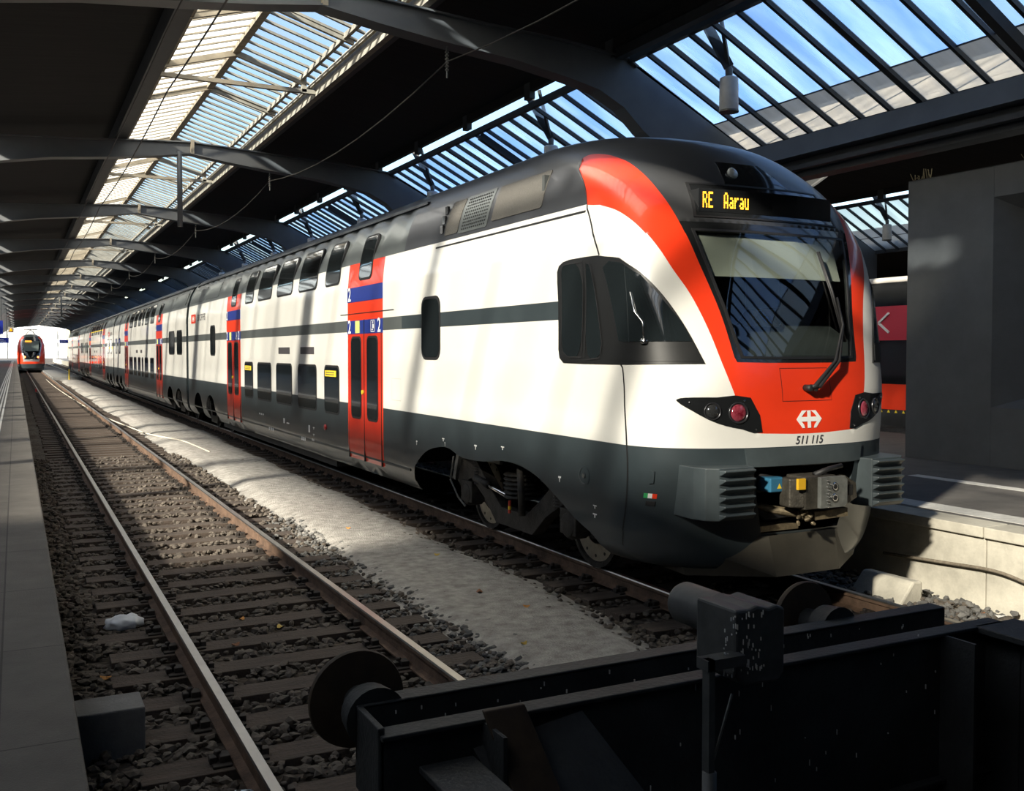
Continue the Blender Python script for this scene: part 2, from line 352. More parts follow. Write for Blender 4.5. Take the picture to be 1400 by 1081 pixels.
while y < YFAR + 40:
    L_ = 3.05 if y < 60 else 40; mb.use(CONC).box(8.10, 8.41, y, y + L_ - .012, -.3, TP - .10); mb.box(8.05, 8.42, y, y + L_ - .012, TP - .10, TP + .002); y += L_
structure(mb, 'wall_platform_edge', None, bevel=0.008)
mb = MB(); y = -3.0
while y < 200: mb.box(8.52, 8.86, y, y + 3.9, TP, TP + .004); y += 3.95
structure(mb, 'trim_1', LINEW)
mb = MB()
for i in range(4):
    mb.box(-.62 + i*.09, -.575 + i*.09, 9.0, 205, TP, TP + .005)
structure(mb, 'trim_2', LINEW)
structure(MB().box(10.55, 10.75, -3, 9.2, TP, TP + .004), 'trim_3', LINEW)

# ---------------------------------------------------------------- hall roof: slabs, gutters, end walls
YB = [2.3 + 12*k for k in range(-1, 18)]
def roof_slabs(ox, y0, y1, name):
    mb = MB()
    for s in (-1, 1):
        c = ox + 4.05
        P = [(c+s*1.72, 7.86), (c+s*5.15, 7.50), (c+s*5.15, 7.62), (c+s*1.72, 8.0)]
        mb.prism(P, y0, y1)
        mb.prism([(c+s*5.05, 7.34), (c+s*5.17, 7.34), (c+s*5.17, 7.66), (c+s*5.05, 7.66)], y0, y1)
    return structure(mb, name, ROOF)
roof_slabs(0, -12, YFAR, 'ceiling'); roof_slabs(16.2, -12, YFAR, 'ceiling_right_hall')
# unseen left hall, roof opening shaped to let sun onto the track bed
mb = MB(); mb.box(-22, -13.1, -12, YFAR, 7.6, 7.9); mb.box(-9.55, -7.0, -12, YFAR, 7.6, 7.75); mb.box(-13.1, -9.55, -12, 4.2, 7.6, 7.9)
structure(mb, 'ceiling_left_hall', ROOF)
mb = MB(); structure(mb.add([(-13.1, 4.2, 7.87), (-9.55, 4.2, 7.87), (-9.55, YFAR, 7.87), (-13.1, YFAR, 7.87)], [(0, 1, 2, 3)]), 'window_left_hall_sun_opening', pane_mat('sun_opening_glass', (0.85, 0.85, 0.84), 0.5, 0.08, diff=(.3, .3, .3)))
mb = MB()
for k, y in enumerate(YB):
    if y > 4: mb.box(-13.1, -9.55, y-.15, y+.15, 7.3, 7.85); mb.box(-13.1, -9.55, y+5.9, y+6.1, 7.6, 7.85)
structure(mb, 'trim_left_hall_sun_opening', BEAMD)
for vx, nm in ((12.15, 'right'), (-4.05, 'left')):
    mb = MB()
    mb.use(BEAM).prism([(vx-.32, 5.84), (vx-.42, 5.50), (vx+.42, 5.50), (vx+.32, 5.84)], -12, YFAR)      # gutter fascia
    mb.use(BEAMD).box(vx-.16, vx+.16, -12, YFAR, 5.18, 5.50)
    mb.box(vx-.36, vx-.22, -12, YFAR, 5.28, 5.36); mb.box(vx+.22, vx+.36, -12, YFAR, 5.28, 5.36)
    structure(mb, 'trim_valley_gutter_' + nm)
structure(MB().box(-30, 40, -12.4, -12, -.3, 10), 'wall_back', BEAMD)
structure(MB().box(36, 36.4, -12, YFAR, -.3, 8), 'wall_right', mat('dark_wall_render', (.03, .03, .03), .9, var=.2))
structure(MB().box(-22.4, -22, -12, YFAR, -.3, 8), 'wall_left_light_block', MATS['dark_wall_render'])  # added out of view to keep open sky light out of the hall
structure(MB().box(-22, -8.4, YFAR, YFAR+.3, -.3, 8), 'wall_gable_left_light_block', MATS['dark_wall_render'])  # added out of view to keep outdoor brightness out of window reflections
structure(MB().box(28.2, 36.4, -12, YFAR, 6.0, 6.2), 'ceiling_far_right', ROOF)
mb = MB()
for cx_ in (4.05, 20.25):                               # gable above the far frame, open below the arch
    mb.prism([(cx_-8, 7.9), (cx_+8, 7.9), (cx_+8, 5.7), (cx_+5.3, 6.9), (cx_, 7.3), (cx_-5.3, 6.9), (cx_-8, 5.7)], YFAR, YFAR + .2)
structure(mb, 'wall_gable', BEAM)

# ---------------------------------------------------------------- roof frames (one steel frame per bay)
RF_TOP = [(0, 7.56), (1.15, 7.50), (2.65, 7.40), (4.1, 7.34), (5.35, 7.22), (5.55, 7.10), (8.02, 5.88), (8.1, 5.80)]
RF_LOW = [(8.1, 4.8), (7.75, 4.9), (7.2, 5.1), (6.6, 5.4), (6.1, 5.72), (5.65, 6.02), (5.25, 6.38), (4.75, 6.62), (4.2, 6.74), (3.2, 6.90), (1.9, 7.02), (0.9, 7.14), (0, 7.27)]
def roof_frame(y, ox, label, group):
    t = empty('roof_frame', (ox + 4.05, y, TP)); tag(t, label, 'roof frame', group)
    for s in (-1, 1):
        mb = MB(); P = [(s*x, z - TP) for x, z in RF_TOP] + [(s*x, z - TP) for x, z in RF_LOW]; mb.prism(P, -.07, .07)
        low = [(s*x, z - TP) for x, z in RF_LOW]
        for a, b in zip(low[:-1], low[1:]): mb.bar((a[0], 0, a[1]), (b[0], 0, b[1]), .34, .03, (0, 0, 1) if abs(a[0]-b[0]) > .01 else (1, 0, 0))
        for a, b in zip(RF_TOP[:6], RF_TOP[1:6]): mb.bar((s*a[0], 0, a[1]-TP), (s*b[0], 0, b[1]-TP), .30, .03)
        mb.build('rib', BEAM, t)
    MB().box(.02, .10, -.18, .18, 7.26-TP, 7.60-TP).build('splice_plate', BEAMC, t)
    return t
def column(y, vx, label, group):
    mb = MB(); mb.box(-.16, .16, -.14, .14, 0, 4.7).box(-.22, .22, -.2, .2, 0, .04)
    o = mb.build('roof_column', BEAM); o.location = (vx, y, TP); tag(o, label, 'column', group); return o
ordn = ['first', 'second', 'third', 'fourth', 'fifth', 'sixth', 'seventh', 'eighth', 'ninth', 'tenth', 'eleventh', 'twelfth', 'thirteenth', 'fourteenth', 'fifteenth', 'sixteenth']
fr0 = None
for k, y in enumerate(YB):
    if y < 10: continue
    if y < 0: lb = 'grey steel roof frame of the hall standing behind the viewer'
    elif y < 10: lb = 'grey steel roof frame of the hall directly above the buffer stop'
    else: lb = 'grey arched steel roof frame, %s from the viewer of those crossing below the ridge skylight' % ordn[min(15, k-2)]
    if k >= 17: lb = 'grey arched steel roof frame at the far bright mouth of the hall'
    if fr0 is None: fr0 = roof_frame(y, 0, lb, 'arched roof frames of the hall')
    else:
        f = copy_tree(fr0); f.location.y = y; f['label'] = lb
for k in range(2, 6):
    f = copy_tree(fr0); f.location = (20.25, YB[k], TP); f['label'] = 'dark steel roof frame of the neighbouring hall, %s glimpsed right of the train nose' % ordn[k-1]; f['group'] = 'roof frames of the neighbouring hall'
c0 = None
for k, y in enumerate(YB[2:]):
    for vx in (-4.05, 12.15):
        side = 'left' if vx < 0 else 'right'; lb = 'grey steel roof column on the %s platform, %s counted from the viewer' % (side, ordn[min(k, 15)])
        if c0 is None: c0 = column(y, vx, lb, 'roof columns on the platforms')
        elif vx > 0 and 4 < y < 10: continue
        else: c = c0.copy(); link(c); c.location = (vx, y, TP); c['label'] = lb

# ---------------------------------------------------------------- glazing of the roof
def side_glazing(n, y0, y1, c, s, glass, glass2, name):
    """a bay of sloping panes between the roof slab and the gutter; c = hall axis, s = +1 right / -1 left"""
    A = Vector((c + s*5.42, 0, 7.20)); B = Vector((c + s*8.05, 0, 5.86)); J = A.lerp(B, .69); up = Vector((s*.45, 0, .9))
    mb = MB().use(BEAMD); n_ = 21 if s > 0 else 6; ln = y1 - y0
    for i in range(n_ + 1):
        y = y0 + ln*i/n_; w = (.055 if i % 7 else .11) if s > 0 else .035; mb.bar(A + Vector((0, y, 0)), B + Vector((0, y, 0)), w, .08, up)
    mb.bar(A + Vector((0, y0, .02)), A + Vector((0, y1, .02)), .10, .12); mb.bar(B + Vector((0, y0, 0)), B + Vector((0, y1, 0)), .12, .12)
    mb.bar(J + Vector((0, y0, .02)), J + Vector((0, y1, .02)), .02, .02)
    mb.bar(A + Vector((-s*.02, y0+6-.06, -.12)), B + Vector((-s*.1, y0+6-.06, -.14)), .13, .16, up)          # mid-bay rafter
    for q in range(4): mb.box(c+s*5.10-.06, c+s*5.10+.06, y0+ln*q/4-.12, y0+ln*q/4+.12, 7.2, 7.6)
    w = structure(mb, name % n)
    g = MB().use(glass); o = Vector((0, 0, .03))
    g.add([A+o+Vector((0,y0,0)), A+o+Vector((0,y1,0)), J+o+Vector((0,y1,0)), J+o+Vector((0,y0,0))], [(0,1,2,3)])
    g.use(glass2).add([J+o+Vector((0,y0,0)), J+o+Vector((0,y1,0)), B+o+Vector((0,y1,0)), B+o+Vector((0,y0,0))], [(0,1,2,3)])
    g.build('pane', None, w); return w
wn_ = 1
for k in range(len(YB)-1):
    y0, y1 = YB[k], YB[k+1]
    side_glazing(wn_, y0, y1, 4.05, 1, SIDEGL, SIDEGL2, 'window_%d'); wn_ += 1
    if k >= 0: side_glazing(wn_, max(y0, -2.6), y1, 4.05, -1, LEFTGL, LEFTGL, 'window_%d'); wn_ += 1
    if k < 6:
        side_glazing(wn_, y0, y1, 20.25, 1, SIDEGL2, SIDEGL2, 'window_%d'); wn_ += 1
        side_glazing(wn_, y0, y1, 20.25, -1, SIDEGL2, SIDEGL2, 'window_%d'); wn_ += 1
structure(MB().box(-4.1, -1.2, -12, -2.6, 5.8, 7.5), 'ceiling_left_end', ROOF)
def skylight(n, y0, y1, c, first):
    R = Vector((c, 0, 8.32)); mb = MB().use(BEAMC)
    for s in (-1, 1):
        E = Vector((c + s*1.55, 0, 7.86)); y = y0 + .21
        while y < y1:
            mb.bar(R + Vector((0, y, -.02)), E + Vector((0, y, -.02)), .065 if s > 0 else .05, .045 if s > 0 else .03, (s*.3, 0, .95)); y += .46
        mb.bar(E + Vector((-s*.22, y0, .02)), E + Vector((-s*.22, y1, .02)), .07, .10)
    mb.bar(R + Vector((0, y0, -.06)), R + Vector((0, y1, -.06)), .14, .10)
    mb.box(c+1.62, c+1.74, y0, y1, 7.54, 7.90); mb.box(c+1.50, c+1.56, y0, y1, 7.70, 7.76)
    mb.use(BEAMD).box(c-1.78, c-1.50, y0, y1, 7.50, 7.90); mb.box(c+1.74, c+1.86, y0, y1, 7.55, 7.86)
    ys = [y0 + 3.0*j for j in range(1, 4)] if not first else [y1 - 6]
    for j, y in enumerate(ys):
        if (j % 2 == 1) or first:
            mb.use(BEAMC).box(c-1.55, c+1.66, y-.05, y+.05, 7.58, 7.66)                                      # tie
            mb.bar((c, y, 8.22), (c+1.36, y, 7.80), .09, .11); mb.bar((c, y, 8.22), (c-1.5, y, 7.78), .09, .11)
            mb.box(c+1.33, c+1.43, y-.05, y+.05, 7.60, 7.92)
        else:
            mb.use(BEAMC).bar((c, y, 8.24), (c+1.5, y, 7.80), .08, .09); mb.bar((c, y, 8.24), (c-1.5, y, 7.80), .08, .09)
    w = structure(mb, 'window_%d' % n)
    for s, m in ((-1, SKYGLL), (1, SKYGLR)):
        if s < 0 and not first: m = MATS['milky_skylight_glass_clear']
        E = Vector((c + s*1.7, 0, 7.83)); MB().add([R+Vector((0,y0,.03)), R+Vector((0,y1,.03)), E+Vector((0,y1,.03)), E+Vector((0,y0,.03))], [(0,1,2,3)]).build('pane', m, w)
pane_mat('milky_skylight_glass_clear', (0.80, 0.79, 0.75), 0.4, 0.58, diff=(1.0, 0.97, 0.88), tmin=0.8)
for k in range(1, len(YB)-1):
    skylight(wn_, YB[k] if k > 1 else 5.8, YB[k+1], 4.05, k == 1); wn_ += 1
    if k < 6: skylight(wn_, YB[k], YB[k+1], 20.25, False); wn_ += 1
structure(MB().box(9.15, 9.30, -12, 14.2, 7.18, 7.55), 'trim_near_roof_edge', BEAMD)
structure(MB().box(2.3, 5.8, -12, 5.8, 7.84, 8.0).prism([(2.3, 7.84), (5.8, 7.84), (4.05, 8.38)], 5.7, 5.8), 'ceiling_skylight_end', ROOF)
structure(MB().box(18.5, 22, -12, 2.3, 7.84, 8.0), 'ceiling_right_skylight_end', ROOF)

# ---------------------------------------------------------------- tracks
def rail_profile(): # x, z with z = 0 at the running surface
    return [(-.034, -.012), (-.028, 0), (.028, 0), (.034, -.012), (.034, -.038), (.010, -.052), (.010, -.130), (.062, -.146), (.062, -.158), (-.062, -.158), (-.062, -.146), (-.010, -.130), (-.010, -.052), (-.034, -.038)]
def rail(x, y0, y1, parent):
    P = rail_profile(); n = len(P); mb = MB(); ys = [y0, y1]
    vs = [(x+p[0], y, p[1]) for y in ys for p in P]
    for i in range(n):
        mb.use(RAILTOP if i in (0, 1, 2) else RAILS).add([vs[i], vs[(i+1) % n], vs[n+(i+1) % n], vs[n+i]], [(0, 1, 2, 3)])
    mb.use(RAILS).add([vs[i] for i in range(n)], [tuple(range(n))]); return mb.build('rail', None, parent)
def sleeper_mesh(xc, x1, x2):
    mb = MB().use(WOOD).box(-1.30, 1.30, -.125, .125, -.30, -.158)
    for xr in (x1-xc, x2-xc):
        for s in (-1, 1):
            mb.use(IRON).box(xr+s*.105-.055, xr+s*.105+.055, -.085, .085, -.158, -.143); mb.box(xr+s*.085-.03, xr+s*.085+.03, -.045, .045, -.145, -.105)
            mb.lathe([(.022, 0), (.022, .05), (.012, .055)], (xr+s*.12, .02, -.143), (0, 0, 1), 6); mb.box(xr+s*.15-.02, xr+s*.15+.02, -.03, .03, -.15, -.11)
    return mb
def track(name, xc, x1, x2, y0, yend, label, yrail):
    t = empty(name, (0, 0, 0)); tag(t, label, 'railway track')
    rail(x1, yrail, yend, t); rail(x2, yrail, yend, t)
    s0 = None; y = y0; n = 0; r = random.Random(int(xc*10)); rest = MB().use(WOOD)
    while y < yend - .3:
        if n < 100:
            if s0 is None: s0 = sleeper_mesh(xc, x1, x2).build('sleeper', None, t, bevel=0.008); s0.location = (xc, y, 0)
            else: s = s0.copy(); link(s); s.location = (xc + r.uniform(-.04, .04), y + r.uniform(-.02, .02), 0); s.rotation_euler.z = r.uniform(-.012, .012)
        elif y < 130: rest.box(xc-1.3, xc+1.3, y-.125, y+.125, -.3, -.158)
        y += .585; n += 1
    if rest.v: tag(rest.build('distant_sleepers', None, t), kind='stuff')
    return t
track('railway_track', 1.90, 1.145, 2.655, 3.4, 215, 'empty railway track with polished rails left of the white train', 3.0)
track('railway_track', 6.10, 5.345, 6.855, 3.4, 215, 'railway track under the white double deck train', 2.9)

track('railway_track', 18.25, 17.50, 19.0, 3.4, 60, 'railway track under the red coach in the neighbouring hall', 3.4)

# ballast stones
def stones(name, m, n, area, seed, size=(.02, .045), zb=-.205):
    r = random.Random(seed); base = []
    for q in range(6):
        bm = bmesh.new(); bmesh.ops.create_icosphere(bm, subdivisions=1, radius=1)
        for v in bm.verts: v.co = v.co * r.uniform(.65, 1.2)
        base.append(([v.co.copy() for v in bm.verts], [tuple(v.index for v in f.verts) for f in bm.faces])); bm.free()
    mb = MB()
    for i in range(n):
        p = area(r)
        if p is None: continue
        vs, fs = base[i % 6]; s = r.uniform(*size); R = Matrix.Rotation(r.uniform(0, 6.3), 3, 'Z') @ Matrix.Rotation(r.uniform(0, 6.3), 3, 'X')
        sc = Vector((r.uniform(.7, 1.35), r.uniform(.7, 1.3), r.uniform(.55, .9)))
        mb.add([Vector(((R @ v).x*sc.x*s + p[0], (R @ v).y*sc.y*s + p[1], (R @ v).z*sc.z*s + zb + s*.3 + p[2])) for v in vs], fs)
    o = mb.build(name, m); tag(o, kind='stuff'); return o
def between(xc, x0, x1, y0, y1, pw=1.8):
    def f(r):
        for _ in range(30):
            x = r.uniform(x0, x1); y = y0 + (y1-y0) * r.random()**pw
            fy = ((y - 3.4) / .585) % 1; on = (abs(x - xc) < 1.32) and (fy < .24 or fy > .76)
            nr = min(abs(x-xc+.755), abs(x-xc-.755)) < .10
            if not on and not nr: return (x, y, r.uniform(0, .045))
        return None
    return f
o = stones('ballast_stones', STONE, 6500, between(1.90, .30, 3.35, 3.3, 24), 11); tag(o, 'brown ballast stones lying between and beside the sleepers of the empty track', 'ballast')
o = stones('ballast_stones', STONEG, 2600, between(1.90, 2.62, 3.75, 3.3, 14), 12, (.018, .042)); tag(o, 'grey ballast stones between the empty track and the grit walkway', 'ballast')
o = stones('ballast_stones', STONE, 4200, between(6.10, 4.30, 7.95, 3.3, 22), 13); tag(o, 'dark ballast stones around the rails under the white train', 'ballast')
o = stones('ballast_stones', STONEG, 900, lambda r: (r.uniform(7.3, 8.02), r.uniform(3.5, 8.0), r.uniform(0, .05)), 14, (.02, .05)); tag(o, 'sunlit ballast stones at the foot of the pale platform wall', 'ballast')

def rebase(root, loc):
    loc = Vector(loc); d = loc - root.location; root.location = loc
    for ch in root.children: ch.location = ch.location - d
# ================================================================ the white train
def catmull(P, n=12):
    out = []
    for i in range(len(P)-1):
        p0 = P[max(i-1, 0)]; p1 = P[i]; p2 = P[i+1]; p3 = P[min(i+2, len(P)-1)]
        for k in range(n):
            t = k/n; out.append(tuple(.5*(2*p1[j]+(-p0[j]+p2[j])*t+(2*p0[j]-5*p1[j]+4*p2[j]-p3[j])*t*t+(-p0[j]+3*p1[j]-3*p2[j]+p3[j])*t**3) for j in range(len(p1))))
    out.append(tuple(P[-1])); return out
def lookup(xs, ys, x):
    if x <= xs[0]: return ys[0]
    if x >= xs[-1]: return ys[-1]
    i = bisect.bisect_right(xs, x)-1; t = (x-xs[i])/(xs[i+1]-xs[i]+1e-12); return ys[i]+t*(ys[i+1]-ys[i])
SEC = catmull([(1.24,.36),(1.34,.46),(1.385,.62),(1.40,.9),(1.40,3.0),(1.392,3.25),(1.362,3.55),(1.305,3.8),(1.23,4.0),(1.11,4.2),(.95,4.35),(.73,4.455),(.43,4.525),(.2,4.548),(0,4.552)])
ARC = [0]
for i in range(1, len(SEC)): ARC.append(ARC[-1]+math.hypot(SEC[i][0]-SEC[i-1][0], SEC[i][1]-SEC[i-1][1]))
LV = ARC[-1]; SX = [d[0] for d in SEC]; SZ = [d[1] for d in SEC]
sec = lambda v: (lookup(ARC, SX, v), lookup(ARC, SZ, v))
vz = lambda z: lookup(SZ, ARC, z)
_yc = catmull([(.36,6.50),(1.1,6.38),(1.4,6.37),(1.7,6.38),(2.1,6.45),(3.26,6.80),(3.67,7.02),(3.97,7.3),(4.2,7.65),(4.35,8.1),(4.45,8.7),(4.52,9.5),(4.552,11)], 10)
_yl = catmull([(.36,1.0),(1.4,.9),(2.1,.7),(3.0,.5),(3.6,.7),(4.0,1.0),(4.3,1.2),(4.45,1.1),(4.552,.0)], 10)
YCx = [p[0] for p in _yc]; YCy = [p[1] for p in _yc]; YLx = [p[0] for p in _yl]; YLy = [p[1] for p in _yl]
TC = 6.10; NN = 2.5; YEND = 12.6
def nose(p):
    """u = way round the nose from its middle (+ = left flank), v = way up the cross-section"""
    u, v = p; s = -1 if u >= 0 else 1; u = abs(u); w, z = sec(v); yc = lookup(YCx, YCy, z); L = lookup(YLx, YLy, z)
    if u <= 1:
        a = u**1.25; b = (1-u)**1.25; t = PI/2*a/(a+b); x = math.sin(t)**(2/NN); y = yc+L*(1-max(math.cos(t), 0)**(2/NN))
    else: x = 1; y = yc+L; y += (u-1)*(YEND-y)
    return (TC+s*w*x, y, z)
def front(p):
    """x offset from the middle of the nose, z"""
    x, z = p; w = lookup(SZ, SX, z); yc = lookup(YCx, YCy, z); L = lookup(YLx, YLy, z); X = min(.9999, abs(x)/w)
    return (TC+x, yc+L*(1-(1-X**NN)**(1/NN)), z)
def side(p):
    """Y along the train, v up the left flank"""
    w, z = sec(p[1]); return (TC-w, p[0], z)
def flank(p):
    """(Y, v) with v running over the roof to the other flank"""
    v = p[1]; s = -1
    if v > LV: v = 2*LV-v; s = 1
    w, z = sec(v); return (TC+s*w, p[0], z)
def u_of_y(y, v):
    z = sec(v)[1]; ys = lookup(YCx, YCy, z)+lookup(YLx, YLy, z); return 1+(y-ys)/(YEND-ys)
train = empty('double_deck_train')
tag(train, 'white double-deck train with red nose arch and dark grey skirt standing beside the grit walkway', 'train')
red_out = [(1.0377,3.2927),(.9985,3.2622),(.8392,3.1928),(.7364,3.096),(.6573,2.9688),(.5886,2.8011),(.5313,2.61),(.475,2.4347),(.4354,2.2606),(.4003,2.0504),(.3694,1.8048),(.3307,1.53),(.30,1.37),(.262,1.2305),(.2265,1.222),(.09,1.2095),(0,1.2065)]
red_in = [(.8209,3.8422),(.7472,3.8715),(.6642,3.833),(.6142,3.7695),(.5725,3.6864),(.5368,3.5352),(.502,3.3583),(.469,3.1565),(.4291,2.8951),(.4005,2.6645),(.369,2.4376),(.3394,2.1877),(.3159,1.8659),(.3071,1.8228),(.1749,1.8155),(0,1.8138)]
red_out = catmull(red_out[:14], 4)+red_out[14:]; red_in = catmull(red_in[:13], 4)+red_in[13:]
seam_top = [(1.0377,3.2927),(1.0016,3.5263),(.93,3.70),(.8209,3.8422)]
ws = [(.4047,2.9979),(.3843,2.7615),(.3565,2.5076),(.3273,2.2567),(.3029,1.9893),(.2862,1.8535),(.172,1.8466),(0,1.8454)]
ws_loop = ws+[(-u, v) for u, v in ws[-2::-1]]; ws_loop = dense(ws_loop, .03)
mir = lambda P: [(-u, v) for u, v in P]
half_red = red_out+red_in[::-1]+seam_top[1:-1][::-1]
# opening round the coupler and the wheel arch
open_loop = [(.262, vz(1.235)), (.235, vz(.95)), (.20, vz(.66)), (-.20, vz(.66)), (-.235, vz(.95)), (-.262, vz(1.235))]
arch1 = [(12.25,.30),(12.185,.619),(12.001,.793),(11.65,.957),(11.208,1.034),(10.946,1.03),(10.595,.962),(9.991,.973),(9.522,1.029),(9.087,1.019),(8.718,.947),(8.473,.858),(8.206,.745),(7.89,.60),(7.679,.509),(7.55,.30)]
a1 = [(u_of_y(y, vz(max(z, .361))), vz(max(z, .361)) if z > .37 else -.02) for y, z in catmull(arch1, 3)]
v14 = vz(1.405); v358 = vz(3.575); vb0 = vz(2.52); vb1 = vz(2.70)
def classify(u, v):
    au = abs(u)
    if in_poly(u, v, ws_loop) or in_poly(u, v, open_loop) or in_poly(au, v, a1): return None
    if in_poly(au, v, HR): return 1
    if in_poly(au, v, HB): return 5 if v < vz(3.34) else 4
    if v < v14: return 2
    if v > v358: return 3
    y = nose((au, v))[1]
    if vb0 < v < vb1 and y > 8.26: return 2
    return 0
HR = half_red; HB = red_in+[(0, LV+.1), (.8209, LV+.1)]
grid = []
us = [i*.02 for i in range(-50, 51)]+[s*(1+i*.05) for i in range(1, 21) for s in (-1, 1)]
nv = 110
for u in us:
    for j in range(nv+1): grid.append((u, LV*j/nv))
hl = lambda v, u0, u1, st=.04: dense([(u0, v), (u1, v)], st, False)
bandline = [(u_of_y(8.26, vb0), vb0), (2, vb0)]
opens = [hl(v14, -2, 2), hl(v358, 1.03, 2), hl(v358, -2, -1.03), hl(vz(3.34), -.45, .45)]
for m_ in (lambda P: P, mir):
    opens += [m_(dense(red_out, .02, False)), m_(dense(red_in, .02, False)), m_(seam_top), m_(hl(vb0, bandline[0][0], 2)), m_(hl(vb1, u_of_y(8.26, vb1), 2)), m_(dense([(u_of_y(8.26, vb0), vb0), (u_of_y(8.26, vb1), vb1)], .03, False))]
    opens += [m_(a1)]
sheet('cab_shell', grid, [ws_loop, dense(open_loop, .03)], opens, classify, nose, [WHITE, RED, SKIRT, ROOFG, NOSEG, BLACKG], train, step=.02)
# windscreen
patch('windscreen', WINDSH, train, ws_loop, nose, (0, -1, 0), .002, .01, .06)
fr = patch('windscreen_frame', SEAL, train, [(u*1.0, v) for u, v in ws_loop], nose, (0, -1, 0), .006, .03, .05, holes=[[(u*.965, 2.42+(v-2.42)*.965) for u, v in ws_loop]])
# cab interior seen through the glass
mb = MB().use(mat('cab_console_plastic', (.05, .055, .055), .6)).box(TC-.95, TC+.95, 6.62, 7.5, 1.9, 2.18)
mb.prism([(6.62, 2.18), (7.5, 2.18), (7.5, 2.42), (7.1, 2.46)], TC-.95, TC+.95, 'x')
mb.box(TC-1.30, TC+1.30, 8.75, 8.8, 1.5, 4.0); mb.box(TC-1.3, TC+1.3, 6.9, 8.8, 1.45, 1.5)
mb.build('cab_console', None, train)
mb = MB().use(mat('cab_seat_cloth', (.03, .035, .05), .9)); mb.prism([(7.9, 1.5), (8.4, 1.5), (8.55, 2.95), (8.42, 2.98), (8.3, 2.1), (7.8, 2.05)], TC-.3, TC+.25, 'x'); mb.build('cab_seat', None, train, bevel=.03)
mb = MB().use(mat('sun_blind_cloth', (.46, .46, .39), .9)); pb = [front((x, z)) for z in (3.24, 2.86) for x in (-.80, -.3, .25, .74)]
pb = [(p[0], p[1]+.06, p[2]) for p in pb]; mb.add(pb, [(i, i+1, i+5, i+4) for i in range(3)]); b = mb.build('sun_blind', None, train); s_ = b.modifiers.new('thick', 'SOLIDIFY'); s_.thickness = .01
mb = MB().use(BLACKG).prism([(-.17, 2.44), (.19, 2.44), (.10, 2.60), (-.05, 2.60)], 6.95, 7.15); b = mb.build('console_hood', None, train); b.location = (TC, 0, 0)
# destination display and light above it
disp = patch('destination_display', BLACKG, train, [(-.735, 3.70), (-.80, 3.395), (.80, 3.395), (.735, 3.70)], front, (0, -1, 0), .005, .02, .08)
patch('display_bezel', SEAL, disp, [(-.76, 3.715), (-.83, 3.38), (.83, 3.38), (.76, 3.715)], front, (0, -1, 0), .009, .02, .08, holes=[[(-.735, 3.70), (-.80, 3.395), (.80, 3.395), (.735, 3.70)]])
LED = mat('amber_led', (.1, .05, 0), .5, emit=(1.0, .46, .03), estr=4.5)
FONT = {'R': ('1110', '1001', '1001', '1110', '1010', '1001', '1001'), 'E': ('1111', '1000', '1000', '1110', '1000', '1000', '1111'), 'A': ('0110', '1001', '1001', '1001', '1111', '1001', '1001'),
        'a': ('0000', '0000', '0110', '0001', '0111', '1001', '0111'), 'r': ('0000', '0000', '1011', '1100', '1000', '1000', '1000'), 'u': ('0000', '0000', '1001', '1001', '1001', '1001', '0111'), ' ': ('00',)*7}
px = .0106; x = -.735
mb = MB().use(BLACKG); bx_ = [-.77, -.65, -.5, -.3, 0, .3, .5, .65, .77]; pf = [front((q, 3.44)) for q in bx_]
mb.add([(p[0], p[1]-.012, z) for z in (3.435, 3.635) for p in pf]+[(p[0], p[1]+.15, z) for z in (3.435, 3.635) for p in pf], [(i, i+1, i+10, i+9) for i in range(8)]+[(9+i, 10+i, 28+i, 27+i) for i in range(8)]+[(0, 9, 27, 18), (8, 26, 35, 17)])
mb.build('led_board', None, disp)
for ch in 'RE   Aarau':
    g = FONT[ch]; mb = MB().use(LED)
    for j, row in enumerate(g):
        for i, b_ in enumerate(row):
            if b_ == '1':
                q = front((x+i*px+px/2, 3.44)); z_ = 3.60-j*.0200; mb.box(q[0]-px*.46, q[0]+px*.46, q[1]-.018, q[1]-.014, z_-.0085, z_+.0085)
    x += (len(g[0])+1.1)*px
    if mb.v: mb.build('led_letter', None, disp)
top = patch('top_marker_window', BLACKG, train, [(-.30, 3.965), (-.37, 3.72), (.37, 3.72), (.20, 3.965)], front, (0, -1, 0), .005, .02, .06)
q = front((-.22, 3.84)); MB().lathe([(.055, 0), (.055, .02), (.04, .03), (.0, .034)], (q[0], q[1]-.012, q[2]), (0, -1, .45), 16).build('marker_lamp', mat('lamp_glass_pale', (.45, .45, .40), .15, coat=1), top, smooth=True)
# headlights (each side)
HLs = [(-1.19,1.81),(-1.16,1.826),(-1.08,1.832),(-.89,1.832),(-.60,1.826),(-.50,1.535),(-.69,1.565),(-.83,1.595),(-.96,1.645),(-1.08,1.72),(-1.16,1.775)]
def lamp(c, r, parent, m_in, m_ring, name):
    q = Vector(front(c)); n = fnormal(front, c, (0, -1, 0)); mb = MB()
    mb.use(m_ring).lathe([(r, -.02), (r, .006), (r*.9, .012), (r*.86, .004), (r*.80, .002)], q+n*.006, n, 28)
    mb.use(m_in).lathe([(r*.80, -.01), (r*.78, .006), (r*.55, .016), (r*.25, .022), (0, .024)], q+n*.004, n, 28); return mb.build(name, None, parent, smooth=True)
LENSW = mat('clear_headlamp', (.09, .093, .096), .08, .7, coat=1); LENSR = mat('red_tail_lamp', (.12, .004, .012), .12, coat=1.0, col2=(.36, .07, .10), scale=16)  # tail lamp colour mixes in pale pink as painted glare
RING = mat('lamp_ring', (.05, .05, .055), .25, .6)
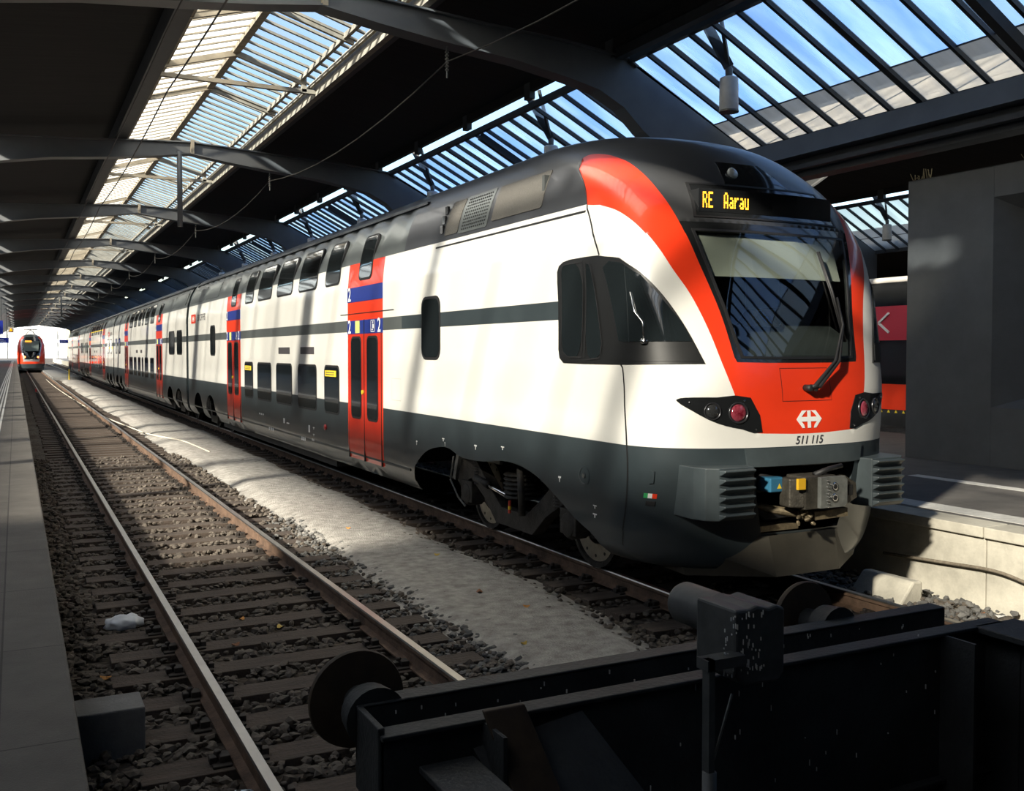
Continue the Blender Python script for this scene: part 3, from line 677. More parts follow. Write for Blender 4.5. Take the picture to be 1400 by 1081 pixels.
for s in (1, -1):
    P = [(s*x, z) for x, z in HLs]; h = patch('headlight_cluster', BLACKG, train, catmull(P+[P[0]], 2)[:-1], front, (-s*.4, -1, 0), .006, .02, .05)
    lamp((s*-.93, 1.715), .075, h, LENSW, RING, 'headlamp'); lamp((s*-.715, 1.70), .092, h, LENSR, RING, 'tail_lamp')
    mb = MB().use(CHROME)
    for c in ((-1.10, 1.79), (-.66, 1.80), (-.56, 1.56)):
        q = Vector(front((s*c[0], c[1]))); mb.lathe([(.008, 0), (.008, .012), (0, .014)], q, fnormal(front, (s*c[0], c[1]), (0, -1, 0)), 8)
    mb.build('fixing_screw', None, h)
# emblem and running number on the nose
em = MB().use(WHT)
def flatpoly(P):
    b = [Vector(front((x, z))) for x, z in P]; b = [p+Vector((0, -.004, 0)) for p in b]; em.add(b, [tuple(range(len(b)))])
cz = 1.632
for s in (-1, 1):
    flatpoly([(s*.022, cz+.075), (s*.078, cz+.075), (s*.145, cz), (s*.078, cz-.075), (s*.022, cz-.075), (s*.022, cz-.028), (s*.030, cz-.020)][:2]+[(s*.145, cz), (s*.105, cz), (s*.060, cz+.047)])
    flatpoly([(s*.145, cz), (s*.078, cz-.075), (s*.050, cz-.075), (s*.060, cz-.047), (s*.105, cz)])
    flatpoly([(s*.000, cz-.075), (s*.020, cz-.075), (s*.020, cz+.075), (s*.000, cz+.075)])
flatpoly([(-.105, cz-.020), (.105, cz-.020), (.105, cz+.020), (-.105, cz+.020)])
em.build('nose_emblem', None, train)
for t_, dx in (('511', -.085), ('115', .082)): letters('running_number', t_, .098, DKL, train, lambda x, y, dx=dx: Vector(front((x*1.0+dx, 1.452+y)))+Vector((0, -.004, 0)), shear=.22, space=1.0)
# panel gaps
def ribbon(P, w, f, out, off, mb):
    Q = [Vector(f(p))+fnormal(f, p, out)*off for p in P]; N_ = [fnormal(f, p, out) for p in P]; vs = []
    for i, q in enumerate(Q):
        d = (Q[min(i+1, len(Q)-1)]-Q[max(i-1, 0)]).normalized(); a = d.cross(N_[i]).normalized()*w/2; vs += [q-a, q+a]
    mb.add(vs, [(2*i, 2*i+1, 2*i+3, 2*i+2) for i in range(len(Q)-1)])
def gap(*a_):
    q = MB().use(SEAL); ribbon(*a_, q); q.build('panel_gap', None, train)
gap(dense([(1.0377,3.2927),(1.0438,3.257),(1.0583,3.0033),(1.0558,2.78)], .03, False), .022, nose, (-1, 0, 0), .003)
gap(dense([(1.0377,3.2927),(1.0016,3.5263),(.93,3.70),(.8209,3.8422)], .03, False), .008, nose, (-1, 0, 0), .003)
gap(dense(catmull([(1.0054,1.80),(.9552,1.5357),(.8749,1.1057),(.8325,.58),(.8409,.1955)]), .03, False), .018, nose, (-1, -.3, 0), .003)
gap(dense([(7.83, vz(3.512)), (11.46, vz(3.512))], .2, False), .022, side, (-1, 0, 0), .003)
for s in (1, -1): gap(dense([(s*-.65, 1.40), (s*-.63, 1.32), (s*-.62, 1.24)], .02, False), .008, front, (0, -1, 0), .003)
HP = [(-.27, 2.07), (-.28, 1.79), (.28, 1.79), (.27, 2.07)]; gap(dense(HP+[HP[0]], .05), .005, front, (0, -1, 0), .0015)
# cab side window on each flank
WO = [(1.1974,2.6362),(1.1847,2.7456),(1.1609,2.7923),(1.0579,2.7782),(1.016,2.7446),(.8921,2.6846),(.7561,2.6011),(.6678,2.4977),(.5998,2.3743),(.5423,2.2226),(.494,2.05),(.4442,1.8112),(1.0075,1.8039),(1.069,1.8035),(1.1776,1.8042),(1.1982,1.8455),(1.2034,1.9302)]
def chaikin(P, keep, n=2):
    for _ in range(n):
        Q = []; L_ = len(P)
        for i in range(L_):
            a = P[i]; b = P[(i+1) % L_]; ka = keep(a); kb = keep(b)
            if ka: Q.append(a)
            else: Q.append((a[0]*.75+b[0]*.25, a[1]*.75+b[1]*.25))
            if not kb: Q.append((a[0]*.25+b[0]*.75, a[1]*.25+b[1]*.75))
        P = Q
    return P
WO = [(1.204,1.80),(1.204,2.79)]+WO[3:12]+[(1.0075,1.80)]; WO = WO[:2]+catmull(WO[2:-1], 3)+WO[-1:]
WO = [(1.204,1.93),(1.200,1.85),(1.188,1.807),(1.12,1.802)][::-1]+[(1.204,2.58),(1.201,2.68),(1.192,2.735),(1.175,2.768),(1.15,2.782),(1.10,2.783)]+catmull([(1.0579,2.7782),(1.016,2.7446),(.8921,2.6846),(.7561,2.6011),(.6678,2.4977),(.5998,2.3743),(.5423,2.2226),(.494,2.05),(.4442,1.8112)], 3)+[(1.0075,1.802)]
PA = [(1.1867,2.6749),(1.1744,2.7412),(1.1113,2.7414),(1.1229,1.8615),(1.1699,1.8603),(1.193,1.9301)]
PB = [(1.1018,2.7372),(1.0867,2.7098),(1.0578,1.981),(1.0645,1.8564),(1.1133,1.8347)]
PC = [(1.0475,2.6594),(1.0271,2.7101),(.8988,2.6593),(.7387,2.5626),(.6481,2.4285),(.5853,2.2971),(.5214,2.1485),(.4907,1.9950),(.9596,1.9973),(1.0076,2.0044)]
FRM = mat('satin_black_frame', (.009, .0095, .010), .42)
for s in (1, -1):
    m_ = (lambda P: P) if s > 0 else mir; out = (-s, -.3, 0)
    w = patch('cab_side_window', FRM, train, m_(WO), nose, out, .012, .03, .05)
    for P in (chaikin(PA, lambda p: False), chaikin(PB, lambda p: False), PC): patch('window_glass', GLASSD, w, m_(P), nose, out, .017, .012, .05)
    mb = MB().use(SEAL)
    for P in (PA, PB): Q = dense(P+[P[0]], .05); ribbon(m_(Q), .014, nose, out, .019, mb)
    mb.build('glass_seal', None, w)
    patch('window_sill_panel', FRM, w, m_([(.4907,1.985),(.4642,1.83),(1.003,1.83),(1.0075,1.985)]), nose, out, .016, .012, .05)
mb = MB().use(CHROME); q = [(1.0, 2.42), (.965, 2.25), (.90, 2.16), (.90, 2.0)]
mb.tube([Vector(nose((u-.16, v)))+Vector((-.025, 0, 0)) for u, v in q], .008, 8); c = Vector(nose((.74, 2.0)))+Vector((-.02, 0, 0)); mb.lathe([(.035, -.02), (.035, .02)], c, (0, 0, 1), 14)
mb.build('chrome_mirror_stalk', None, train, smooth=True)['label'] = 'chrome mirror stalk in the cab side window'
# wiper
mb = MB().use(SEAL); wp = lambda x, z, o=.05: Vector(front((x, z)))+Vector((0, -o, 0))
for d in (0, .05):
    mb.tube([wp(-.02+d, 1.90+d*.1), wp(.02+d, 1.915, .08), wp(.30+d, 2.13, .09), wp(.50, 2.45, .08), wp(.53, 2.70, .05)], [.022, .022, .014, .012, .010], 8)
mb.tube([wp(.44, 3.12, .03), wp(.50, 2.75, .035), wp(.55, 2.30, .03)], .013, 6); mb.tube([wp(.43, 3.12, .022), wp(.49, 2.75, .022), wp(.54, 2.30, .02)], .008, 6)
for d in (0, .06): q = front((-.02+d, 1.90)); mb.lathe([(.03, 0), (.03, .07), (.02, .08)], q, (0, -1, 0), 14)
mb.build('windscreen_wiper', None, train, smooth=True)
# lower front: dark cavity, lip cheeks, plough, bumper boxes
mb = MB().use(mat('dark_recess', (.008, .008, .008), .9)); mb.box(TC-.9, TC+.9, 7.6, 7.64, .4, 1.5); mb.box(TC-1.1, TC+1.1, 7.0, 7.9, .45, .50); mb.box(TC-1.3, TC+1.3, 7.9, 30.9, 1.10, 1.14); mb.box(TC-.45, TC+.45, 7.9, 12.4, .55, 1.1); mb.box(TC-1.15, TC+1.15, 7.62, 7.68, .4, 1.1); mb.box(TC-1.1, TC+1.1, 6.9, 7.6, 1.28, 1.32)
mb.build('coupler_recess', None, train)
for s in (-1, 1):
    mb = MB().use(BUMP); a = Vector(front((s*.68, 1.235))); b = Vector(front((s*.60, .64))); i0 = Vector((TC+s*.55, 7.3, 1.235)); i1 = Vector((TC+s*.42, 7.3, .64)); off = Vector((s*.03, .02, 0))
    mb.add([a, b, i1, i0, a+off, b+off, i1+off, i0+off], [(0, 1, 2, 3), (7, 6, 5, 4), (0, 4, 5, 1), (1, 5, 6, 2), (2, 6, 7, 3), (3, 7, 4, 0)]); mb.build('recess_cheek', None, train)
lip = patch('bumper_lip', BUMP, train, dense([(-.66, 1.395), (-.64, 1.245), (.64, 1.245), (.66, 1.395)], .06), front, (0, -1, 0), .016, .05, .08)
mb = MB().use(PLOUGH)       # faceted snow plough
L1 = [(-1.27, 7.20, .56), (-1.10, 6.80, .60), (-.38, 6.44, .64), (.38, 6.44, .64), (1.10, 6.80, .60), (1.27, 7.20, .56)]; L2 = [(-1.12, 7.25, .36), (-.98, 6.80, .29), (-.36, 6.36, .30), (.36, 6.36, .30), (.98, 6.80, .29), (1.12, 7.25, .36)]
vs = [(TC+a, b, c) for a, b, c in L1+L2]; vs += [(TC+a*.97, b+.04, c) for a, b, c in L1+L2]
mb.add(vs, [(i, i+1, i+7, i+6) for i in range(5)]+[(i+12, i+18, i+19, i+13) for i in range(5)]+[(i+6, i+7, i+19, i+18) for i in range(5)]+[(i, i+12, i+13, i+1) for i in range(5)]+[(0, 6, 18, 12), (5, 17, 23, 11)])
mb.build('snow_plough', None, train)
def bumper(s):
    """ribbed crash box: s=-1 left of the coupler, +1 right"""
    mb = MB().use(BUMP); z0, z1 = .835, 1.265; cx = TC+s*.86; yf = 6.25; hw = .17
    P = [(TC+s*.67, yf+.04), (TC+s*1.03, yf+.04), (TC+s*1.12, yf+.11), (TC+s*1.155, yf+.22), (TC+s*1.16, yf+.50), (TC+s*.62, yf+.45), (TC+s*.63, yf+.2)]
    mb.prism(P, z0, z1, 'z')
    for k in range(6):                                                       # raked ribs
        zc = z0+.035+k*(z1-z0-.07)/5; h = .036; x0, x1 = TC+s*.675-.0, TC+s*1.035
        x0, x1 = min(x0, x1), max(x0, x1)
        mb.add([(x0, yf+.05, zc-h), (x1, yf+.05, zc-h), (x1, yf+.05, zc+h*.6), (x0, yf+.05, zc+h*.6), (x0+.02, yf-.015, zc+h*.55), (x1-.02, yf-.015, zc+h*.55), (x1-.02, yf-.015, zc+h*.15), (x0+.02, yf-.015, zc+h*.15)],
               [(0, 1, 2, 3), (3, 2, 5, 4), (4, 5, 6, 7), (7, 6, 1, 0), (0, 3, 4, 7), (1, 6, 5, 2)])
    return mb.build('bumper_box', None, train, bevel=.012)
bumper(-1); bumper(1)
# automatic coupler
cp = empty('automatic_coupler', (0, .22, 0)); cp.parent = train
CD = mat('coupler_casting', (.075, .068, .055), .5, .5, var=.35, scale=14, bump=.2); CF = mat('coupler_face_plate', (.22, .23, .22), .45, .5, var=.25, scale=10)
zc = 1.03
mb = MB().use(CD); mb.box(TC-.25, TC+.10, 5.93, 6.16, zc-.14, zc+.14); mb.prism([(TC-.36, 6.0), (TC-.25, 5.93), (TC-.25, 6.16), (TC-.34, 6.14)], zc-.12, zc+.12, 'z')
mb.box(TC-.13, TC+.05, 6.16, 6.30, zc-.12, zc+.12); mb.lathe([(.13, 0), (.13, .12), (.09, .14), (.09, .55), (.12, .56), (.12, .7), (.07, .72), (.07, 1.2)], (TC, 6.2, zc), (0, 1, 0), 20)
mb.build('coupler_head', None, cp, bevel=.012)
mb = MB().use(CF).prism([(TC-.11, zc-.13), (TC+.16, zc-.13), (TC+.19, zc-.10), (TC+.19, zc+.10), (TC+.16, zc+.13), (TC-.11, zc+.13)], 5.89, 5.94)
mb.use(CHROME)
for dz in (.05, -.045): mb.lathe([(.036, 0), (.036, .012), (.028, .016)], (TC+.035, 5.89, zc+dz), (0, -1, 0), 20); mb.use(SEAL).lathe([(.02, 0), (.02, .019)], (TC+.035, 5.888, zc+dz), (0, -1, 0), 16); mb.use(CHROME)
for k in range(9): mb.lathe([(.008, 0), (.006, .02)], (TC-.045+.012*(k % 2), 5.89, zc-.12+k*.028), (0, -1, 0), 8)
mb.build('coupler_face', None, cp, bevel=.004)
mb = MB().use(CD); q = [(TC+.20, zc+.13), (TC+.33, zc+.06), (TC+.345, zc-.07), (TC+.20, zc-.13)]; mb.prism(q, 5.93, 6.02)
mb.use(SEAL).box(TC+.235, TC+.29, 5.925, 5.935, zc-.045, zc+.045); mb.build('coupler_horn', None, cp, bevel=.006)
mb = MB().use(mat('yellow_tag_plate', (.85, .48, .02), .5)).box(TC-.345, TC-.265, 5.905, 5.93, zc+.04, zc+.13); mb.build('yellow_tag', None, cp)
mb = MB().use(mat('blue_junction_box', (.03, .14, .24), .45)).box(TC-.47, TC-.30, 6.1, 6.28, zc+.00, zc+.12); mb.build('blue_junction_box', None, cp, bevel=.01)
mb = MB().use(YEL).add([(TC-.40, 6.098, zc+.03), (TC-.35, 6.098, zc+.03), (TC-.375, 6.098, zc+.075)], [(0, 1, 2)]); mb.build('warning_triangle', None, cp)
mb = MB().use(SEAL)
for k in range(4): mb.tube([(TC-.30-.02*k, 6.2+.04*k, zc+.10), (TC-.45-.03*k, 6.25, zc+.13-.02*k), (TC-.60+.02*k, 6.3, zc+.02), (TC-.56+.02*k, 6.35, zc-.12), (TC-.35, 6.3, zc-.20-.02*k), (TC-.15, 6.2, zc-.22)], .018, 8)
mb.tube([(TC-.10, 5.98, zc+.14), (TC+.03, 5.95, zc+.19), (TC+.16, 5.93, zc+.215)], [.03, .022, .02], 10)
mb.build('air_hoses', None, cp, smooth=True)
mb = MB().use(mat('dusty_bronze_fitting', (.20, .16, .10), .55, .5, var=.4, scale=20)); mb.tube([(TC-.5, 6.4, zc-.14), (TC-.15, 6.15, zc-.20), (TC-.02, 6.08, zc-.21)], .035, 10); mb.bar((TC-.05, 6.05, zc-.215), (TC+.26, 5.98, zc-.19), .07, .07)
r = random.Random(5)
for k in range(26): mb.lathe([(.012, 0), (.018, .02), (.010, .045)], (TC-.12+r.uniform(-.06, .06), 6.05+r.uniform(-.05, .05), zc-.20+r.uniform(-.06, .06)), (r.uniform(-1, 1), r.uniform(-1, 0), r.uniform(-1, 1)), 8)
mb.tube([(TC-.6, 6.5, zc-.2), (TC-.5, 6.3, zc-.32), (TC-.45, 6.3, zc-.42)], .04, 10); mb.box(TC-.45, TC-.02, 6.25, 6.4, zc-.36, zc-.31); mb.box(TC-.50, TC-.1, 6.35, 6.45, zc-.45, zc-.41)
mb.build('coupler_fittings', None, cp)

# ---------------------------------------------------------------- flanks of the four cars
def half_arch(yc, w=.55, top=1.04):
    return [(yc-w, -.02)]+[(yc-w*math.cos(a)*1.0, vz(.361+(top-.361)*math.sin(a)**.8)) for a in [PI*k/10 for k in range(1, 10)]]+[(yc+w, -.02)]
def car_body(y0, y1, arches, reds, name='car_body'):
    bys = [y0, y1]; grid = []; n = int((y1-y0)/.8)
    for i in range(n+1):
        for j in range(0, 111, 1):
            v = 2*LV*j/110; grid.append((y0+(y1-y0)*i/n, v))
    opens = []
    def H(v): opens.append(dense([(y0, v), (y1, v)], .4, False))
    for v in (v14, vb0, vb1, v358): H(v)
    opens.append(dense([(y0, 2*LV-v14), (y1, 2*LV-v14)], .4, False)); opens.append(dense([(y0, 2*LV-v358), (y1, 2*LV-v358)], .4, False)); opens.append(dense([(y0, vz(4.25)), (y1, vz(4.25))], .4, False))
    for a in arches: opens.append(a); opens.append([(p[0], 2*LV-p[1]) for p in a])
    for a, b in reds:
        for q in (a, b): opens.append(dense([(q, vz(.55)), (q, v358)], .2, False))
        opens.append(dense([(a, vz(.55)), (b, vz(.55))], .4, False))
    def cl(y, v):
        if v > LV: v = 2*LV-v; right = True
        else: right = False
        for a in arches:
            if in_poly(y, v, a): return None
        if v > v358: return 3 if v < vz(4.25) else 4
        for a, b in reds:
            if a < y < b and not right and v > vz(.55): return 1
        if v < v14: return 2
        if vb0 < v < vb1: return 3
        return 0
    return sheet(name, grid, [], opens, cl, flank, [WHITE, RED, SKIRT, BAND, ROOFG], train, .05)
def bulkhead(y, m=SKIRT):
    P = [(sx, sz) for sx, sz in SEC[::6]]+[(-sx, sz) for sx, sz in SEC[::-6]]
    mb = MB().use(m).prism([(TC+a*.985, .36+(b-.36)*.99) for a, b in P], y-.02, y+.02); mb.build('end_wall', None, train)
def window(y0, y1, z0, z1, r=.09, label=None):
    w = patch('window', SEAL, train, rrect(y0, y1, vz(z0), vz(z1), r+.02, 4), side, (-1, 0, 0), .006, .03, .12)
    patch('pane', GLASSD, w, rrect(y0+.035, y1-.035, vz(z0)+.035, vz(z1)-.035, r, 4), side, (-1, 0, 0), .010, .012, .12)
    if label: mb = MB().use(YEL).box(TC-1.4145, TC-1.413, y0+(y1-y0)*.18, y1-(y1-y0)*.08, z1-.19, z1-.09); mb.use(DKL); [mb.box(TC-1.4165, TC-1.4145, y0+(y1-y0)*.30, y1-(y1-y0)*.14, zz, zz+.014) for zz in (z1-.13, z1-.165)]; mb.build('yellow_sticker', None, w)
    return w
sp = lambda y, z: Vector(side((y, vz(z))))+Vector((-.014, 0, 0))
def door(y0, y1, near=True):
    """twin-leaf door with the coloured stripe panels above it; low Y is the side nearest the viewer"""
    d = empty('passenger_door'); d.parent = train; m = (y0+y1)/2; f = .07
    for a, b in ((y0+f, m-.012), (m+.012, y1-f)):
        leaf = patch('door_leaf', DOORR, d, rrect(a, b, vz(.555), vz(2.485), .01, 1), side, (-1, 0, 0), .008, .03, .15)
        w = (b-a); c0 = a+w*.20; c1 = b-w*.20
        patch('door_seal', SEAL, leaf, rrect(c0-.03, c1+.03, vz(1.18), vz(2.47)-.02, .10, 4), side, (-1, 0, 0), .012, .02, .12)
        patch('door_glass', GLASSD, leaf, rrect(c0, c1, vz(1.215), vz(2.42), .08, 4), side, (-1, 0, 0), .016, .012, .12)
    mb = MB().use(SEAL).box(TC-1.412, TC-1.38, m-.012, m+.012, .555, 2.70); mb.box(TC-1.408, TC-1.38, y0+f-.012, y0+f, .555, 2.485); mb.box(TC-1.408, TC-1.38, y1-f, y1-f+.012, .555, 2.485); mb.build('door_joint', None, d)
    p = patch('class_panel', BLUE, d, rrect(y0, y1, vz(2.487), vz(2.695), .005, 1), side, (-1, 0, 0), .006, .02, .15)
    for yy in (y0+.13, y1-.13): letters('class_number', '2', .29, WHT, p, lambda x, y, yy=yy: sp(yy-x, 2.59+y))
    MB().use(mat('pale_yellow_symbol', (.75, .8, .2), .5)).box(TC-1.414, TC-1.41, y1-.62, y1-.42, 2.50, 2.685).build('door_symbol', None, p)
    mb = MB().use(WHT); c = y0+.42
    for z_ in (2.505, 2.672): mb.box(TC-1.413, TC-1.411, c-.09, c+.09, z_, z_+.010)
    for y_ in (c-.09, c+.08): mb.box(TC-1.413, TC-1.411, y_, y_+.010, 2.505, 2.682)
    mb.lathe([(.018, 0), (.018, .003)], (TC-1.411, c-.01, 2.645), (-1, 0, 0), 10); mb.box(TC-1.414, TC-1.411, c-.05, c+.01, 2.56, 2.62); mb.box(TC-1.414, TC-1.411, c-.01, c+.05, 2.53, 2.55); mb.build('seat_symbol', None, p)
    p = patch('upper_class_panel', BLUE, d, rrect(y0, y1, vz(2.98), vz(3.205), .005, 1), side, (-1, 0, 0), .006, .02, .15)
    letters('class_number', '2', .30, WHT, p, lambda x, y: sp(y1-.13-x, 3.09+y))
    MB().use(YEL).lathe([(.035, 0), (.035, .02)], (TC-1.408, m+.06, 1.60), (-1, 0, 0), 12).build('door_button', None, d)
    w = window(m-.31, m+.31, 3.295, 3.98, .08); return d
def side_windows(lows, vents, label_ends=True):
    for i, (a, b) in enumerate(lows):
        window(a, b, 1.175, 1.99, .09, label_ends and i in (0, len(lows)-1)); window(a, b-.02, 3.30, 4.03, .09)
    for a, b in vents: patch('vent_slot', mat('vent_dark', (.05, .045, .05), .6), train, rrect(a, b, vz(2.17), vz(2.30), .01, 1), side, (-1, 0, 0), .005, .02, .2)
def grilles(a, b, flip=False):
    """air-intake panels in the roof flank beside the cab, a = nearest"""
    l = b-a
    patch('intake_grille', GRILLE, train, rrect(a, a+l*.44, vz(3.665), vz(4.06), .02, 1), side, (-1, 0, .3), .008, .02, .12)
    mb = MB().use(STEELM)
    g = patch('slotted_grille', BAND, train, rrect(a+l*.48, a+l*.78, vz(3.62), vz(4.07), .02, 1), side, (-1, 0, .3), .006, .02, .12); mb = MB().use(SEAL)
    for i in range(12):
        for j in range(10):
            z = 3.665+j*.04; y = a+l*.51+i*l*.021; q = side((y, vz(z))); mb.box(q[0]-.009, q[0]-.004, y-.013, y+.013, z-.009, z+.009)
    mb.build('grille_slots', None, g)['kind'] = 'stuff'
    patch('intake_grille', GRILLE, train, rrect(a+l*.79, b-l*.06, vz(3.64), vz(4.06), .02, 1), side, (-1, 0, .3), .007, .02, .12)
    mb = MB().use(BLACKG)
    for z in (3.68, 3.80, 3.92): q = side((b-l*.03, vz(z))); mb.box(q[0]-.01, q[0]+.02, b-l*.04, b-l*.01, z, z+.10)
    mb.build('louvre', None, train)
def wheel_mb(xc, s):
    mb = MB().use(STEELM).lathe([(.03, 0), (.46, .0), (.485, .012), (.485, .035), (.458, .04), (.456, .135), (.41, .14), (.40, .10), (.17, .07), (.16, .16), (.10, .17), (.10, .10)], (0, 0, 0), (s, 0, 0), 40)
    mb.use(STEELD)
    return mb
DISC = mat('brake_disc_steel', (.36, .33, .27), .4, .6, var=.2, scale=6)
def bogie(y0, y1, full=True):
    b = empty('bogie'); b.parent = train
    for y in (y0, y1):
        for s in (-1, 1):
            mb = MB().use(STEELD).lathe([(.03, 0), (.46, .0), (.485, .012), (.485, .035), (.458, .04), (.456, .135), (.41, .14), (.40, .10), (.17, .07), (.16, .16), (.10, .17)], (TC+s*.69, y, .458), (s, 0, 0), 40)
            if full: mb.use(DISC).lathe([(.395, .098), (.395, .112), (.22, .112), (.22, .098)], (TC+s*.69, y, .458), (s, 0, 0), 40); mb.use(SEAL); [mb.lathe([(.018, .113), (.018, .116)], (TC+s*.69, y+.34*math.cos(PI*k/6), .458+.34*math.sin(PI*k/6)), (s, 0, 0), 6) for k in range(12)]
            mb.build('wheel', None, b, angle=35)
        MB().use(STEELD).lathe([(.085, 0), (.085, 1.38)], (TC-.69, y, .458), (1, 0, 0), 16).build('axle', None, b, smooth=True)
    m = (y0+y1)/2
    for s in (-1, 1):
        x = TC+s*1.05; mb = MB().use(STEELD)
        P = [(y0-.35, .62), (y0-.28, .86), (y0+.25, .90), (y0+.62, .62), (m-.30, .42), (m+.30, .42), (y1-.62, .62), (y1-.25, .90), (y1+.28, .86), (y1+.35, .62), (y1+.2, .52), (y1-.1, .66), (y1-.5, .46), (m+.45, .22), (m-.45, .22), (y0+.5, .46), (y0+.1, .66), (y0-.2, .52)]
        mb.prism(P, x-.07, x+.07, 'x')
        for y in (y0, y1):
            mb.lathe([(.15, 0), (.15, .16), (.12, .20), (.05, .21)], (x-s*.10, y, .458), (s, 0, 0), 18); mb.box(x-.09, x+.09, y-.16, y+.16, .36, .62)
            for k in range(7): mb.lathe([(.09, 0), (.10, .012), (.09, .024)], (x, y+(.26 if y == y0 else -.26), .60+k*.032), (0, 0, 1), 14)
        for k in range(6): mb.lathe([(.20, 0), (.225, .02), (.20, .04)], (x-s*.05, m, .56+k*.05), (0, 0, 1), 20)
        mb.build('side_frame', None, b, bevel=.008)
        if full:
            mb = MB().use(CHROME).tube([(x+s*.14, m+.55, .66), (x+s*.14, m+.05, .60)], .028, 12); mb.build('damper_rod', None, b, smooth=True); mb = MB().use(STEELD).tube([(x+s*.14, m+.85, .70), (x+s*.14, m+.5, .655)], .045, 12); mb.build('damper', None, b, smooth=True); MB().use(STEELD).tube([(x+s*.14, m-.35, .42), (x+s*.14, m-.30, .95)], .04, 12).build('damper', None, b, smooth=True)
            mb = MB().use(mat('red_hose', (.5, .05, .03), .5)).tube([(x+s*.17, m-.10, .42), (x+s*.17, m-.11, .56)], .018, 8); mb.use(YEL).tube([(x+s*.17, m-.105, .46), (x+s*.17, m-.107, .50)], .019, 8); mb.build('red_hose', None, b)
            mb = MB().use(STEELM).bar((x+s*.12, y1+.1, 1.0), (x+s*.12, m+.2, .96), .05, .07); mb.bar((x+s*.12, y1+.12, 1.0), (x+s*.14, y1+.22, .62), .05, .06); mb.tube([(x+s*.15, y1+.25, .9), (x+s*.17, y1+.3, .6), (x+s*.15, y1+.1, .4), (x+s*.1, y1, .3)], .014, 8); mb.build('sand_pipe', None, b)
    return b
def marks(items, parent=train):
    mb = MB().use(WHT)
    for y, z, w, h in items:
        if w < .15 and h < .1: mb.box(TC-1.4045, TC-1.403, y-w*.42, y+w*.42, z+h*.1, z+h*.35); mb.box(TC-1.4045, TC-1.403, y-w*.1, y+w*.1, z-h*.45, z+h*.1)
        else:
            for q in range(3): mb.box(TC-1.4045, TC-1.403, y-w/2+w*.36*q, y-w/2+w*.36*q+w*.22, z-h*.4, z+h*.4)
    mb.build('stencil_marks', None, parent)
def operator_mark(y, z):
    o = MB().use(RED).box(TC-1.4055, TC-1.402, y-.78, y, z-.13, z+.13).build('operator_badge', None, train)
    mb = MB().use(WHT); c = y-.39
    mb.box(TC-1.407, TC-1.4055, c-.20, c+.20, z-.018, z+.018); mb.box(TC-1.407, TC-1.4055, c-.018, c+.018, z-.075, z+.075)
    for s in (-1, 1): mb.add([(TC-1.407, c+s*.13, z+.075), (TC-1.407, c+s*.08, z+.075), (TC-1.407, c+s*.15, z), (TC-1.407, c+s*.22, z)], [(0, 1, 2, 3)]); mb.add([(TC-1.407, c+s*.13, z-.075), (TC-1.407, c+s*.08, z-.075), (TC-1.407, c+s*.15, z), (TC-1.407, c+s*.22, z)], [(0, 1, 2, 3)])
    mb.build('badge_symbol', None, o); letters('operator_name', 'SBB CFF FFS', .26, mat('grey_lettering', (.12, .12, .13), .5), train, lambda x, yy: sp(y-1.75-x, z+yy))
# rear of the end car: from the cab shell to the gangway
J = [31.27, 56.51, 81.75, 106.99]
arch_b = [half_arch(27.40, .74), half_arch(29.40, .74)]
car_body(YEND, J[0]-.2, arch_b, [(13.37, 15.03), (23.33, 25.0)])
for y in (J[0]-.2, J[0]+.2): bulkhead(y)
door(13.37, 15.03); door(23.33, 25.0)
side_windows([(15.49, 16.36), (16.84, 18.11), (18.55, 19.82), (20.25, 21.54), (21.98, 22.88)], [(17.0, 17.92), (18.72, 19.61)])
window(11.24, 11.87, 2.11, 2.915, .12); window(26.55, 27.3, 2.11, 2.92, .12)
grilles(8.74, 11.40); operator_mark(30.46, 3.18)
patch('roof_flank_panel', BAND, train, rrect(26.4, 28.3, vz(3.66), vz(4.05), .03, 1), side, (-1, 0, .3), .006, .02, .2); patch('roof_flank_panel', BAND, train, rrect(28.6, 30.8, vz(3.66), vz(4.05), .03, 1), side, (-1, 0, .3), .006, .02, .2)
mb = MB().use(mat('white_panel_joint', (.55, .54, .50), .5)); Q = [(12.64, 1.54), (13.0, 1.54), (13.0, 1.84), (12.64, 1.84)]; ribbon([(y, vz(z)) for y, z in Q+[Q[0]]], .010, side, (-1, 0, 0), .002, mb)
mb.build('service_flap', None, train); mb = MB().use(SEAL); ribbon(dense([(12.9, vz(2.80)), (15.4, vz(2.80))], .3, False), .012, side, (-1, 0, 0), .009, mb); mb.build('door_track_slot', None, train)
bogie(8.55, 11.05); bogie(27.40, 29.40, False)
MB().use(mat('red_tail_marker', (.35, .02, .02), .3, coat=.6)).lathe([(.05, 0), (.05, .02), (.03, .03)], (TC-1.40, 16.3, .93), (-1, 0, 0), 14).build('red_marker', None, train, smooth=True)
marks([(12.05, 1.02, .05, .07), (11.15, 1.13, .08, .05), (11.1, 1.08, .02, .06), (10.2, 1.12, .08, .07), (9.5, 1.17, .09, .05), (8.25, .98, .06, .07), (7.6, .80, .07, .04), (7.6, .72, .08, .05),
       (21.2, .88, .45, .045), (20.3, .62, .45, .08), (19.2, .86, .12, .12), (18.9, .83, .2, .03), (17.35, .83, .10, .16), (17.05, .86, .12, .05), (17.05, .74, .12, .05), (17.1, .65, .15, .05), (17.75, .62, .3, .08)])
c = Vector(nose((1.0878, .7612))); mb = MB().use(SKIRT).lathe([(.095, 0), (.095, .004), (.075, .006), (.072, -.01), (.03, -.01), (.03, .008), (0, .01)], c+Vector((-.002, 0, 0)), (-1, 0, 0), 28); mb.use(STEELM).lathe([(.018, 0), (.018, .018)], c, (-1, 0, 0), 10); mb.build('filler_cap', None, train, angle=30)
n1 = Vector(front((-1.29, .97))); q = fnormal(nose, (.68, .68), (-1, -1, 0))
